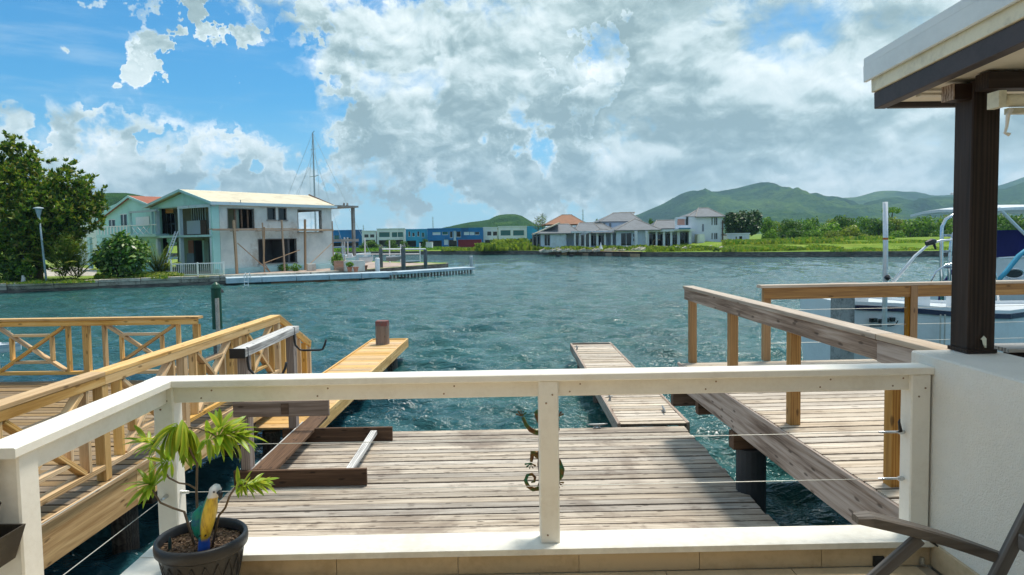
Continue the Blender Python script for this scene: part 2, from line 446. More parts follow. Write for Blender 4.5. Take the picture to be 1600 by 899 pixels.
rl = thing('white_railing', 'white painted timber railing with steel cables along the terrace edge', 'railing')
board('top_rail', (-1.70, 3.2475, 2.5825), (2.028, 3.2475, 2.5825), .125, .035, M['white'], rl)
board('top_rail', (-1.637, 2.165, 2.5825), (-1.637, 3.1835, 2.5825), .127, .035, M['white'], rl)
def apron(a, b): board('apron', a, b, .038, .078, M['white'], rl)
apron((-1.578, 3.237, 2.526), (.148, 3.237, 2.526)); apron((.246, 3.237, 2.526), (1.932, 3.237, 2.526))
apron((-1.625, 2.30, 2.526), (-1.625, 3.203, 2.526))
for x, y in ((-1.625, 3.25), (.197, 3.24), (1.974, 3.24)):
    board('post', (x, y, 1.781), (x, y, 2.5645), .094, .094, M['white'], rl, up=(0, 1, 0), ch=.006)
board('post', (-1.64, 2.245, 1.781), (-1.64, 2.245, 2.5645), .10, .10, M['white'], rl, up=(0, 1, 0), ch=.006)
for z in (2.275, 2.045):
    MB().tube([(-1.58, 3.245, z), (.15, 3.245, z-.004)], .0017, 6).build('cable', M['cable'], rl)
    MB().tube([(.245, 3.245, z-.004), (1.80, 3.245, z)], .0017, 6).build('cable', M['cable'], rl)
    MB().tube([(1.80, 3.245, z), (1.83, 3.245, z), (1.90, 3.245, z)], [.004, .006, .006], 8).build('turnbuckle', M['steel'], rl)
    MB().tube([(1.90, 3.245, z), (1.915, 3.245, z), (1.927, 3.245, z)], [.012, .013, .008], 8).build('turnbuckle', M['steel'], rl)
    MB().tube([(-1.625, 2.30, z), (-1.625, 3.20, z)], .0017, 6).build('cable', M['cable'], rl)
    MB().tube([(-1.578, 3.245, z), (-1.54, 3.245, z)], [.011, .007], 8).build('turnbuckle', M['steel'], rl)
    MB().tube([(-1.625, 3.20, z), (-1.625, 3.15, z)], [.011, .007], 8).build('turnbuckle', M['steel'], rl)
MB().tube([(1.90, 3.232, 2.28), (1.888, 3.226, 2.33), (1.893, 3.226, 2.345)], [.009, .006, .002], 6).build('cord_knot', M['black'], rl)

# ---- column and roof
colm = thing('roof_column', 'dark brown square timber column standing on the cream side wall', 'column', (2.295, 3.315, 2.652))
board('shaft', (0, 0, 0), (0, 0, 1.30), .134, .134, M['column'], colm, up=(0, 1, 0), ch=.006)
MB().bar((0, 0, .001), (0, 0, .02), .150, .150, (0, 1, 0), ch=.004).build('base_plate', M['column'], colm)
hk = MB().tube([(.005, -.070, .075), (.005, -.083, .07), (.005, -.085, .045), (.012, -.080, .03)], [.013, .012, .008, .004], 3).build('wall_hook', M['cream'], colm)

SL = .056
def rz_(z0, y): return z0+SL*(3.75-y)
roof = thing('terrace_roof', 'terrace roof corner with pale metal edge over a dark timber beam and cream soffit', 'roof')
def rake(name, x, w, za, zb, ya, yb, mat):
    board(name, (x, ya, rz_((za+zb)/2, ya)), (x, yb, rz_((za+zb)/2, yb)), w, zb-za, mat, roof, ch=.003)
M['beamdark'] = paint('dark_beam_paint', (.062, .050, .052), .55, .3, 7, .1)
rake('edge_beam', 2.06, .06, 3.915, 4.003, 3.75, -.5, M['beamdark'])
rake('fascia_board', 2.045, .05, 4.006, 4.078, 3.765, -.5, M['cream'])
rake('metal_edge', 2.005, .02, 4.072, 4.162, 3.80, -.5, M['gutter'])
MB().add([(1.995, 3.80, rz_(4.16, 3.8)), (6, 3.80, rz_(4.16, 3.8)), (6, -.5, rz_(4.16, -.5)), (1.995, -.5, rz_(4.16, -.5)),
          (1.995, 3.80, rz_(4.20, 3.8)), (6, 3.80, rz_(4.20, 3.8)), (6, -.5, rz_(4.20, -.5)), (1.995, -.5, rz_(4.20, -.5))],
         [(0,1,2,3),(4,5,6,7),(0,1,5,4),(1,2,6,5),(2,3,7,6),(3,0,4,7)]).build('roof_sheet', M['gutter'], roof)
board('eave_beam', (2.095, 3.73, 3.957), (6, 3.73, 3.957), .04, .084, M['beamdark'], roof)
for k in range(9):
    y = 3.70-.45*k-.225
    n = board('soffit_board', (2.092, y, rz_(3.945, y)), (6, y, rz_(3.945, y)), .446, .012, M['soffit'], roof, up=(0, SL, 1), ch=.002)
board('trim_board', (2.095, 3.46, 3.930), (2.24, 3.46, 3.930), .05, .014, M['soffit'], roof)
board('cross_beam', (2.20, 3.15, 3.925), (6, 3.15, 3.925), .09, .075, M['column'], roof)
board('beam_end', (2.145, 3.30, 3.905), (2.227, 3.30, 3.905), .09, .075, M['column'], roof)
MB().box(2.138, 2.1445, 3.256, 3.344, 3.868, 3.942).build('end_grain', M['greypink'], roof)
bl = thing('roller_blind', 'rolled up cream roller blind with crank hook beside the dark column', 'blind', (2.25, 3.10, 3.83))
MB().tube([(.0, 0, 0), (2.2, 0, 0)], .030, 14).build('fabric_roll', M['cream'], bl, smooth=True)
MB().box(-.035, -.001, -.04, .035, -.035, .038).build('end_cap', M['cream'], bl)
MB().box(.03, 2.2, -.02, .015, -.062, -.036).build('bottom_bar', M['cream'], bl)
MB().tube([(.03, -.03, -.045), (.012, -.034, -.07), (.008, -.034, -.12), (.0, -.034, -.15), (.02, -.034, -.158)], [.010, .009, .006, .006, .009], 8).build('crank_hook', M['white'], bl)

# screw heads on the white rails
scr = MB()
for x in (-1.45, -.9, -.3, .3, .95, 1.5, 1.85):
    for dx in (0, .05): scr.tube([(x+dx, 3.2185, 2.526+.018*(1 if dx else -1)), (x+dx, 3.2165, 2.526+.018*(1 if dx else -1))], .0042, 8)
for x in (-1.625, .197, 1.974):
    for z in (1.82, 2.50, 2.46): scr.tube([(x-.012+.03*(z > 2.47), 3.1935 if x > 0 else 3.2035, z), (x-.012+.03*(z > 2.47), 3.1905 if x > 0 else 3.2005, z)], .0045, 8)
stuff(scr.build('screw_heads', M['galv0'], rl))
# neighbour's plank ledge past the column
lg = thing('plank_ledge', 'grey weathered plank ledge with dark underside right of the column', 'ledge')
board('plank', (2.425, 3.33, 2.662), (3.6, 3.33, 2.662), .17, .02, M['greywood'], lg)
board('plank', (2.50, 3.18, 2.635), (3.6, 3.10, 2.635), .14, .035, M['brown'], lg)
board('plank', (2.50, 3.36, 2.60), (3.6, 3.36, 2.60), .04, .09, M['column'], lg)

# ================================================================== DECKS
def planks(parent, mat, x0, x1, y0, y1, z, w=.132, gap=.014, t=.035, along='x', jit=.0, split=None):
    y = y0; k = 0
    while y+w <= y1+.001:
        dz = random.uniform(-.0045, .0035)
        segs = [(x0, x1)]
        if split:
            c = split[k % len(split)]
            segs = [(x0, c-.002), (c+.002, x1)]
        for a, b in segs:
            ja = random.uniform(-jit, jit)
            ja, jb = (ja if a == x0 else 0), (random.uniform(-jit, jit) if b == x1 else 0)
            ja, jb = round(ja, 2), round(jb, 2)
            tl = random.uniform(-.0012, .0012)
            p0 = (a+ja, y+w/2, z-t/2+dz-tl); p1 = (b+jb, y+w/2, z-t/2+dz+tl)
            board('plank', p0, p1, w, t, mat, parent, up=(0, random.uniform(-.012, .012), 1))
        y += w+gap; k += 1

# ---- main dock (straight ahead)
dk = thing('timber_dock', 'wide weathered timber dock below the terrace railing with grey worn planks', 'dock')
dk['group'] = 'docks around the terrace'
planks(dk, M['weather'], -3.0, 2.47, 3.46, 9.51, .56, jit=.012, split=None)
for x in (-2.96, 2.43, -1.2, .6): board('joist', (x, 3.5, .42), (x, 9.45, .42), .05, .20, M['brown'], dk)
board('rim_board', (-2.98, 9.48, .43), (1.46, 9.48, .43), .04, .18, M['greypink'], dk)
for x in (-2.6, -.5, 1.7):
    for y in (4.2, 6.9, 9.2):
        MB().tube([(x, y, -2.2), (x, y, .33)], .12, 10).build('pile', M['pile'], dk)
# ---- finger pier ahead
fp = thing('finger_pier', 'narrow grey timber finger pier running out from the weathered dock', 'pier', (0, 0, 0), -.004)
planks(fp, M['weather_light'], 1.57, 2.50, 9.53, 16.8, .575, jit=.006)
for x in (1.545, 2.525):
    board('rim_board', (x, 9.53, .49), (x, 16.83, .49), .045, .19, M['greypink'], fp)
board('rim_board', (1.53, 16.85, .485), (2.54, 16.85, .485), .04, .20, M['greypink'], fp)
for y in (10.4, 13.3, 16.3):
    for x in (1.75, 2.32): MB().tube([(x, y, -2.4), (x, y, .40)], .11, 10).build('pile', M['pile'], fp)
M['galv'] = plain('galvanised_metal', (.33, .34, .34), .5, .8)
def cleat(name, x, y, z, rz, label):
    t = thing(name, label, 'cleat', (x, y, z), rz, 'mooring cleats')
    MB().box(-.05, .05, -.025, .025, 0, .012).build('base', M['galv'], t)
    for s in (-.03, .03): MB().tube([(s, 0, .01), (s, 0, .05)], .012, 8).build('post', M['galv'], t)
    MB().tube([(-.15, 0, .062), (-.09, 0, .055), (0, 0, .052), (.09, 0, .055), (.15, 0, .062)], [.006, .013, .015, .013, .006], 8).build('horn', M['galv'], t, smooth=True)
cleat('mooring_cleat', 1.25, 9.38, .562, .05, 'galvanised mooring cleat on the dock edge beside the finger pier')
cleat('mooring_cleat', 2.36, 10.15, .578, 1.5, 'small mooring cleat near the right edge of the finger pier')
def knobtuft(x, y, label):
    t = thing('cleat_cover', label, 'cleat cover', (x, y, .577))
    MB().tube([(0, 0, 0), (.01, 0, .05), (-.01, .01, .10)], [.022, .016, .010], 8).build('stem', M['galv'], t)
    MB().tube([(-.05, 0, .06), (.05, .0, .075)], [.008, .010], 6).build('horn', M['galv'], t)
knobtuft(1.66, 10.9, 'small greenish metal fitting on the left edge of the finger pier, the nearer one')
knobtuft(1.66, 15.9, 'small greenish metal fitting near the far end of the finger pier')

# ---- raised deck on the right
R0 = dict(loc=(2.53, 0, 0), rz=.025)
rd = thing('raised_deck', 'raised timber deck on the right with pale boards and a long greyed rim board', 'deck', R0['loc'], R0['rz'])
planks(rd, M['weather_light'], .002, 7.2, 2.2, 8.98, 1.55, jit=0)
board('rim_board', (.022, 2.2, 1.352), (.022, 9.0, 1.352), .042, .32, M['greypink'], rd)
board('rim_board', (.045, 9.02, 1.352), (7.2, 9.02, 1.352), .042, .32, M['greypink'], rd)
board('rim_cap', (-.012, 2.2, 1.525), (-.012, 9.0, 1.525), .024, .045, M['greypink'], rd)
for y in (8.4, 8.85): board('joist', (-.14 if y > 8.6 else .05, y, 1.10), (7, y, 1.10), .12, .19, M['brown'], rd)
board('joist', (-.02, 7.0, 1.10), (7, 7.0, 1.10), .14, .18, M['brown'], rd)
board('joist', (.05, 4.4, 1.10), (7, 4.4, 1.10), .14, .18, M['brown'], rd)
M['pile_dark'] = paint('dark_pile', (.030, .036, .042), .6, .3, 5, .3)
for x, y in ((.19, 7.0), (.22, 4.0), (3.2, 7.0), (3.2, 4.0), (6, 7.0)):
    MB().tube([(x, y, -2.5), (x, y, .12), (x, y, 1.01)], .152, 18).build('pile', M['pile_dark'], rd, smooth=False)
rr = thing('deck_railing', 'brown timber railing with flat cap on the raised right deck', 'railing', R0['loc'], R0['rz'])
RZ = 2.562
board('cap_rail', (.13, 4.52, RZ-.019), (.13, 9.03, RZ-.019), .145, .038, M['railcap'], rr)
board('cap_rail', (.13, 2.9, RZ-.019), (.13, 4.515, RZ-.019), .145, .038, M['railcap'], rr)
board('side_rail', (.09, 4.52, RZ-.109), (.09, 9.01, RZ-.109), .038, .14, M['greypink'], rr)
board('side_rail', (.088, 2.9, RZ-.112), (.088, 4.515, RZ-.112), .042, .145, M['greypink'], rr)
for y in (4.45, 5.95, 7.45, 8.93):
    board('post', (.156, y, 1.552), (.156, y, RZ-.04), .092, .092, M['railwood'], rr, up=(0, 1, 0))
board('cap_rail', (1.04, 8.93, RZ-.019), (7.3, 8.93, RZ-.019), .145, .038, M['railcap'], rr)
board('side_rail', (1.09, 8.895, RZ-.115), (7.3, 8.895, RZ-.115), .038, .15, M['railwood'], rr)
for x in (1.155, 3.10, 5.05, 7.0):
    board('post', (x, 8.962, 1.552), (x, 8.962, RZ-.04), .092, .092, M['railwood'], rr, up=(0, 1, 0))
    if x > 1.2: board('post_face', (x, 8.865, 1.56), (x, 8.865, RZ-.04), .092, .02, M['railwood'], rr, up=(0, 1, 0))
for z in (2.22, 2.0, 1.78):
    MB().tube([(1.2, 8.96, z), (7.0, 8.96, z-.003)], .0035, 6).build('cable', M['cable'], rr)

# ---- pine deck on the left
L0 = dict(loc=(-3.80, 0, 0), rz=-.025)
ld = thing('pine_deck', 'new yellow pine deck on the left with a deep fascia board', 'deck', L0['loc'], L0['rz'])
planks(ld, M['pine_deck'], -9.2, .0, 2.4, 10.80, 1.08, jit=0, t=.038)
board('fascia_board', (-.022, 2.4, .862), (-.022, 6.6, .862), .042, .355, M['pine'], ld)
board('fascia_board', (-.022, 6.605, .862), (-.022, 10.82, .862), .042, .355, M['pine'], ld)
board('fascia_board', (-9.2, 10.83, .862), (-.0, 10.83, .862), .042, .355, M['pine'], ld)
board('edge_strip', (.012, 2.4, 1.060), (.012, 10.82, 1.060), .022, .040, M['pine'], ld)
for y in (4.2, 7.2, 9.9):
    board('beam', (-9, y, .58), (-.15, y, .58), .14, .20, M['brown'], ld)
    for x in (-.5, -3.5, -6.5): MB().tube([(x, y, -2.2), (x, y, .48)], .13, 12).build('pile', M['pile'], ld)
lr = thing('cross_braced_railing', 'yellow pine railing with crossed braces along the left deck', 'railing', L0['loc'], L0['rz'])
ZT, ZB = 2.08, 1.08
def xpanel(P, a, b, zt, zb):
    """crossed brace with a small frame; P(u, z) -> point; depth .085"""
    def bd(n, u0, z0, u1, z1, t=.04, d=.085, off=0.):
        p0 = P(u0, z0, off); p1 = P(u1, z1, off)
        sd = PD
        board(n, p0, p1, t, d, M['pine'], lr, up=sd)
    w = b-a; h = zt-zb
    bd('brace', a+.03, zb, b-.03, zt, .042, .085)
    # second brace is cut in two at the crossing
    mx, mz = (a+b)/2, (zb+zt)/2; L = math.hypot(w, h); e = .03
    bd('brace', a+.03, zt, mx-e*w/L, mz+e*h/L, .042, .083); bd('brace', mx+e*w/L, mz-e*h/L, b-.03, zb, .042, .083)
    ua, ub = a+.215*w, b-.215*w; za, zz = zb+.2*h, zt-.2*h
    bd('frame', ua, za+.03, ua, zz-.03, .04, .078); bd('frame', ub, za+.03, ub, zz-.03, .04, .078)
    bd('frame', ua+.03, za, ub-.03, za, .04, .075); bd('frame', ua+.03, zz, ub-.03, zz, .04, .075)
def rail_run(P, ups, dv, extra_ends=True):
    for i, u in enumerate(ups):
        board('post', P(u, ZB+.002), P(u, ZT-.125), .092, .092, M['pine'], lr, up=PD)
        for s in (-1, 1):
            if (i == 0 and s == -1) or (i == len(ups)-1 and s == 1): continue
            board('upright', P(u+s*dv, ZB+.155), P(u+s*dv, ZT-.125), .042, .088, M['pine'], lr, up=PD)
    for a, b in zip(ups, ups[1:]):
        xpanel(P, a+dv+.022, b-dv-.022, ZT-.13, ZB+.16)
        board('bottom_rail', P(a+.047, ZB+.128), P(b-.047, ZB+.128), .05, .088, M['pine'], lr, up=PD)
# side run along the deck edge
PD = (1, 0, 0)
Pside = lambda u, z, off=0.: Vector((-.062+off, u, z))
ups = [3.2, 4.7, 6.2, 7.7, 9.2, 10.68]
rail_run(Pside, ups, .25)
for a, b in ((2.4, 6.2), (6.204, 10.72)):
    board('cap_rail', (-.085, a, ZT-.019), (-.085, b, ZT-.019), .155, .038, M['pine'], lr)
    board('top_rail', (-.03, a, ZT-.08), (-.03, b, ZT-.08), .040, .082, M['pine'], lr)
# sloping run down beside the steps
e0 = Vector((-.085, 10.72, ZT-.019)); e1 = Vector((-.085, 12.25, 1.42))
board('cap_rail', e0, e1, .155, .038, M['pine'], lr)
board('top_rail', e0+Vector((.055, .02, -.062)), e1+Vector((.055, -.02, -.062)), .04, .08, M['pine'], lr)
for u in (10.93, 11.15, 11.45, 11.68, 11.98, 12.2):
    z1 = ZT-.12+(1.42-ZT+.019)*(u-10.72)/1.53
    wide = u in (11.45, 12.2)
    zb = .585 if u > 11.3 else 1.09
    board('post' if wide else 'upright', (-.062, u, zb), (-.062, u, z1), .092 if wide else .042, .088, M['pine'], lr, up=PD)
# far run
PD = (0, 1, 0)
Pfar = lambda u, z, off=0.: Vector((u, 10.70+off, z))
ufs = [-1.33-1.75*k for k in range(5)][::-1]
rail_run(Pfar, ufs, .29)
board('cap_rail', (-8.5, 10.70, ZT-.019), (-1.255, 10.70, ZT-.019), .155, .038, M['pine'], lr)
board('top_rail', (-8.5, 10.652, ZT-.08), (-1.285, 10.652, ZT-.08), .040, .082, M['pine'], lr)
stp = thing('deck_steps', 'three pine steps down from the left deck to the low pier', 'steps', L0['loc'], L0['rz'])
for k in range(3):
    z = 1.08-.13*(k+1); y = 10.88+.42*k
    for q in range(3): board('tread', (-1.25, y+.07+.143*q, z-.018), (-.16, y+.07+.143*q, z-.018), .137, .036, M['pine'], stp)
for x in (-1.27, -.14): board('stringer', (x, 10.88, .93), (x, 12.2, .50), .04, .22, M['pine'], stp)
# ---- low pine pier
lp = thing('pine_pier', 'low yellow pine pier running out on the left with a squared pile at its end', 'pier', L0['loc'], L0['rz'])
planks(lp, M['pine'], -.20, .70, 9.75, 18.1, .56, jit=0, w=.185)
for x in (-.215, .722): board('side_board', (x, 9.72, .475), (x, 18.13, .475), .042, .225, M['pine'], lp)
board('side_board', (-.20, 18.15, .475), (.70, 18.15, .475), .042, .22, M['pine'], lp)
board('landing', (-1.3, 12.35, .47), (-.23, 12.35, .47), .9, .04, M['pine'], lp)
for y in (10.2, 13.6, 17.0):
    for x in (-.02, .52): MB().tube([(x, y, -2.4), (x, y, .38)], .13, 12).build('pile', M['pile'], lp)
M['redcap'] = paint('faded_red_paint', (.24, .08, .07), .9, .8, 8, .3, dcol=(.16, .12, .11))
pp = thing('pier_pile', 'squared weathered pile with faded red top at the end of the pine pier', 'post', (-3.15, 17.35, .563), -.1)
board('shaft', (0, 0, 0), (0, 0, .47), .30, .30, M['rackpost'], pp, up=(0, 1, 0), ch=.045)
MB().bar((0, 0, .471), (0, 0, .60), .302, .302, (0, 1, 0), ch=.047).build('painted_top', M['redcap'], pp)
# ---- green capped pile behind the railing
gpm = paint('dark_green_paint', (.012, .075, .04), .4, .2, 4, .1)
c = at(339.5, 505, 17.5)
gp = thing('mooring_pile', 'tall round mooring pile with a dark green sleeve and cap in the water', 'pile', (c.x, c.y, 0))
MB().tube([(0, 0, -2), (0, 0, .9)], .115, 16).build('shaft', M['pile'], gp)
MB().lathe([(.121, 1.0), (.121, 2.02), (.128, 2.03), (.128, 2.07), (.09, 2.15), (.02, 2.21)], n=18).build('sleeve', gpm, gp)
MB().tube([(.045, -.075, .4), (.045, -.075, 1.80)], .055, 10).build('lit_side_strip', M['railcap'], gp)  # pale bar stands in for the sunlit right side of the pile

# ---- kayak rack
rk = thing('kayak_rack', 'weathered timber kayak rack with black steel hooks on the dock edge', 'rack')
xr = -2.86
ZA = .565
for y, nm in ((7.42, 'near'), (9.06, 'far')):
    board('post', (xr, y, ZA+.0), (xr, y, 2.00), .10, .14, M['rackpost'], rk, up=(0, 1, 0))
board('top_beam', (-2.87, 7.28, 2.048), (-2.87, 9.2, 2.048), .155, .09, M['greywood'], rk)
MB().box(-2.955, -2.79, 7.262, 7.279, 1.995, 2.10).build('end_plate', M['black'], rk)
for y, x1, z in ((7.34, -1.545, .66), (8.97, -1.53, .66)):
    board('base_beam', (-2.98, y, z), (x1, y, z), .042, .185, M['brown'], rk)
board('arm', (-2.96, 7.335, 1.43), (-1.93, 7.335, 1.43), .042, .17, M['rackpost'], rk)
board('arm', (-2.96, 8.97, 1.30), (-1.93, 8.97, 1.30), .042, .17, M['rackpost'], rk)
MB().box(-2.44, -2.36, 7.305, 7.3135, 1.37, 1.49).build('bolt_plate', M['brown'], rk)
board('stringer', (-2.68, 7.37, .73), (-2.68, 9.62, .73), .25, .045, M['brown'], rk)
board('stringer_edge', (-2.815, 7.37, .725), (-2.815, 9.3, .725), .018, .06, M['greywood'], rk)
board('cross_piece', (-1.76, 7.37, .69), (-1.77, 8.94, .69), .085, .05, M['greywood'], rk)
for y in (7.36, 9.0):
    x = -2.80
    MB().tube([(x, y, 2.10), (x, y, 1.95), (x+.012, y, 1.86), (x+.07, y, 1.80), (x+.12, y-.0, 1.79), (x+.33, y, 1.79), (x+.37, y, 1.80), (x+.40, y, 1.86), (x+.42, y, 1.93)], .014, 8).build('hook', M['black'], rk, smooth=True)
# ================================================================== PROPS ON THE TERRACE
def circ(r, n=24): return [(r*math.cos(2*PI*k/n), r*math.sin(2*PI*k/n)) for k in range(n)]
pc = atz(315, 836, FL+.31)
POT = Vector((pc.x, pc.y, FL+.002))
M['pot'] = paint('black_plastic_pot', (.020, .021, .024), .42, .25, 9, .25, .002, dcol=(.055, .052, .05))
def soil_mat():
    m, T, b, o = mat_new('potting_soil'); v, r, tc = offs_obj(T)
    n = T.voro(v, 90); n2 = T.noise(v, 60, 4, .7)
    c = T.ramp(T.m('ADD', T.m('MULTIPLY', n, .6), T.m('MULTIPLY', n2, .5)), [(.2, (.012, .007, .005)), (.5, (.07, .04, .022)), (.8, (.22, .14, .08))])
    S(T, b, Base_Color=c, Roughness=.95, Normal=T.bump(n, .9, .01)); return m
M['soil'] = soil_mat()
pot = thing('plant_pot', 'large black plastic pot on the terrace floor with a leafy plant', 'plant pot', POT)
mb = MB()
prof = [(.118, 0), (.125, .004), (.150, .13), (.170, .245), (.172, .25), (.182, .252), (.190, .262), (.192, .285), (.190, .303), (.184, .31), (.176, .309), (.171, .298), (.168, .27)]
mb.lathe(prof, n=48); mb.f.pop()
mb.build('shell', M['pot'], pot, smooth=True)
# diamond ribs on the side
for k in range(20):
    a0 = 2*PI*k/20
    for s in (-1, 1):
        pts = []
        for q in range(9):
            t = q/8; z = .03+.20*t; rr_ = .1255+(.170-.1255)*t*1.0+.0012+.002*math.sin(PI*t)
            a = a0+s*.47*t
            pts.append((rr_*math.cos(a), rr_*math.sin(a), z))
        rib = MB().tube(pts, .0022, 4)
        if k == 0 and s == -1: ribs = MB()
        b0 = len(ribs.v); ribs.v += rib.v; ribs.f += [tuple(b0+i for i in f) for f in rib.f]
stuff(ribs.build('diamond_ribs', M['pot'], pot))
sv = []
n = 40
mb = MB(); ring = [(0, 0, .262)]
for j in range(1, 9):
    for k in range(n):
        r = .172*j/8; ring.append((r*math.cos(2*PI*k/n), r*math.sin(2*PI*k/n), .262+random.uniform(-.006, .008)))
fs = [(0, 1+k, 1+(k+1) % n) for k in range(n)]
for j in range(7):
    for k in range(n): fs.append((1+j*n+k, 1+(j+1)*n+k, 1+(j+1)*n+(k+1) % n, 1+j*n+(k+1) % n))
mb.add(ring, fs).build('soil', M['soil'], pot)
chips = MB()
for k in range(150):
    a = random.uniform(0, 2*PI); r = .165*math.sqrt(random.random()); s = random.uniform(.004, .011)
    c = Vector((r*math.cos(a), r*math.sin(a), .266+random.uniform(0, .006)))
    d = Vector((random.uniform(-1, 1), random.uniform(-1, 1), random.uniform(-.4, .4))).normalized()
    chips.bar(c-d*s, c+d*s, s*.9, s*.4)
M['bark'] = wood('bark_chips', (.05, .03, .02), (.13, .08, .05), (.28, .19, .12), .5, 0, .9)
stuff(chips.build('bark_mulch', M['bark'], pot))

# ---- the plant
def croton():
    m, T, b, o = mat_new('variegated_leaf')
    tc = T.n('ShaderNodeTexCoord').outputs['Object']; r = T.n('ShaderNodeObjectInfo').outputs['Random']
    sp = T.n('ShaderNodeSeparateXYZ'); T.set(sp.inputs[0], tc)
    w = T.m('ABSOLUTE', T.m('ADD', sp.outputs[1], T.m('MULTIPLY', T.m('SUBTRACT', T.noise(T.mapping(tc, (14, 60, 1)), 1.5, 2), .5), .008)))
    e = T.smooth(w, .001, .012)
    grn = T.mix(r, (.18, .34, .02), (.34, .50, .04)); yel = T.mix(T.m('FRACT', T.m('MULTIPLY', r, 7.7)), (.42, .50, .04), (.72, .62, .07))
    c = T.mix(T.m('MULTIPLY', e, T.m('ADD', .55, T.m('MULTIPLY', T.m('FRACT', T.m('MULTIPLY', r, 3.3)), .45))), grn, yel)
    S(T, b, Base_Color=c, Roughness=.38, Specular_IOR_Level=.45)
    tr = T.n('ShaderNodeBsdfTranslucent'); T.set(tr.inputs[0], c)
    mx = T.n('ShaderNodeMixShader'); mx.inputs[0].default_value = .42
    l = m.node_tree.links; l.new(b.outputs[0], mx.inputs[1]); l.new(tr.outputs[0], mx.inputs[2]); l.new(mx.outputs[0], o.inputs[0])
    return m
M['croton'] = croton()
M['stem'] = plain('plant_stem', (.16, .115, .075), .8)
leafme = []
for L, W_, cv in ((.135, .0145, .25), (.11, .013, .10), (.15, .0155, .45), (.085, .012, .0)):
    mb = MB(); N = 8; vs = []
    for i in range(N+1):
        t = i/N; w = W_*math.sin(PI*min(1, (t*.93+.05)))**.8*(1 if t < 1 else .02)
        x = L*t; z = -cv*L*t*t
        vs += [(x, -w, z+w*.35), (x, 0, z), (x, w, z+w*.35)]
    fs = []
    for i in range(N):
        a = 3*i
        fs += [(a, a+3, a+4, a+1), (a+1, a+4, a+5, a+2)]
    mb.add(vs, fs); leafme.append(mb.mesh('leaf', M['croton'], True, fix=False))
plant = thing('potted_plant', 'yellow green variegated leafy plant with bent stems in the black pot', 'plant', POT+Vector((0, 0, .265)))
org = POT+Vector((0, 0, .265))
def PP(px, py, dy=0.): return at(px, py, POT.y+dy)-org
stems = [([(308, 812), (307, 770), (308, 725), (300, 710), (292, 690), (284, 672), (273, 668), (255, 678), (240, 692)], 0.03, [.006, .0055, .005, .005, .0045, .004, .004, .0035, .003]),
         ([(284, 672), (297, 668), (312, 670), (326, 675), (338, 683)], .03, [.0045, .004, .004, .0035, .003]),
         ([(302, 814), (288, 800), (270, 794), (251, 786), (241, 770), (233, 757)], -.01, [.006, .0055, .005, .0045, .004, .003]),
         ([(306, 764), (294, 757), (280, 755), (264, 747), (257, 736), (252, 722)], .01, [.0045, .004, .004, .004, .0035, .003]),
         ([(332, 818), (342, 806), (352, 794), (359, 775), (367, 763), (380, 757), (394, 757)], -.03, [.006, .005, .005, .0045, .004, .0035, .003])]
for pts, dy, rad in stems:
    P = [PP(x, y, dy+.02*math.sin(i*1.3)) for i, (x, y) in enumerate(pts)]
    if pts[0][1] > 800: P[0] = Vector((P[0].x*.9, P[0].y, -.005))
    MB().tube(P, rad, 7).build('stem', M['stem'], plant, smooth=True)
def leaves(p, axis, n, spread, size=1., droop=0., kinds=(0, 1, 2), back=.05):
    axis = Vector(axis).normalized()
    u = axis.orthogonal().normalized(); w = axis.cross(u)
    n = int(n*1.2)
    for i in range(n):
        a = i*2.399963+random.uniform(-.3, .3)
        t = (i+.5)/n
        th = math.radians(spread)*(0.25+.75*t)+random.uniform(-.1, .1)
        d = axis*math.cos(th)+(u*math.cos(a)+w*math.sin(a))*math.sin(th)
        d.z -= droop*(.5+.5*random.random()); d.normalize()
        base_ = Vector(p)-axis*back*t
        upv = Vector((0, 0, 1))-d*d.z
        if upv.length < .2: upv = Vector((0, -1, 0))-d*(-d.y)
        upv.normalize(); sd = upv.cross(d)
        rl_ = random.uniform(-.6, .6)
        sd2 = sd*math.cos(rl_)+upv*math.sin(rl_); up2 = d.cross(sd2)
        s = size*random.uniform(.75, 1.1)
        Mx = Matrix((d*s, sd2*s, up2*s)).transposed().to_4x4(); Mx.translation = base_
        put('leaf', leafme[random.choice(kinds)], plant, Mx)
leaves(PP(240, 693, .03), (-1, -.2, -.15), 7, 60, .95, .1, (0, 1))
leaves(PP(262, 678, .0), (-.5, -.3, -.55), 12, 60, 1.0, .5, (0, 2), .06)
leaves(PP(285, 674, .0), (.1, -.3, -1), 16, 42, 1.15, .4, (0, 2), .05)
leaves(PP(300, 680, .03), (.2, .2, -1), 8, 45, 1.0, .3, (0, 2), .03)
leaves(PP(232, 756, -.01), (-.6, -.3, .5), 20, 105, .85, .15, (0, 1, 3), .03)
leaves(PP(252, 722, .01), (-.5, -.4, .1), 12, 95, .85, .2, (0, 1), .04)
leaves(PP(228, 690, .05), (-.6, .2, .4), 6, 60, .8, .0, (0, 1), .03)
leaves(PP(340, 683, .03), (1, -.1, .25), 14, 85, 1.0, .35, (0, 1, 2), .07)
leaves(PP(362, 676, .03), (1, -.1, .25), 18, 80, .95, .2, (0, 1), .08)
leaves(PP(380, 680, .03), (1, .1, .15), 14, 65, .85, .25, (0, 1, 3), .06)
leaves(PP(345, 668, .02), (.4, 0, .9), 8, 55, .9, .0, (0, 1), .03)
leaves(PP(396, 757, -.03), (1, -.1, .15), 24, 85, .72, .2, (0, 1, 3), .08)
leaves(PP(412, 752, -.03), (1, 0, .1), 12, 60, .62, .1, (0, 1, 3), .05)
leaves(PP(378, 757, -.03), (.3, -.1, -.8), 5, 60, .6, .2, (1, 3), .03)

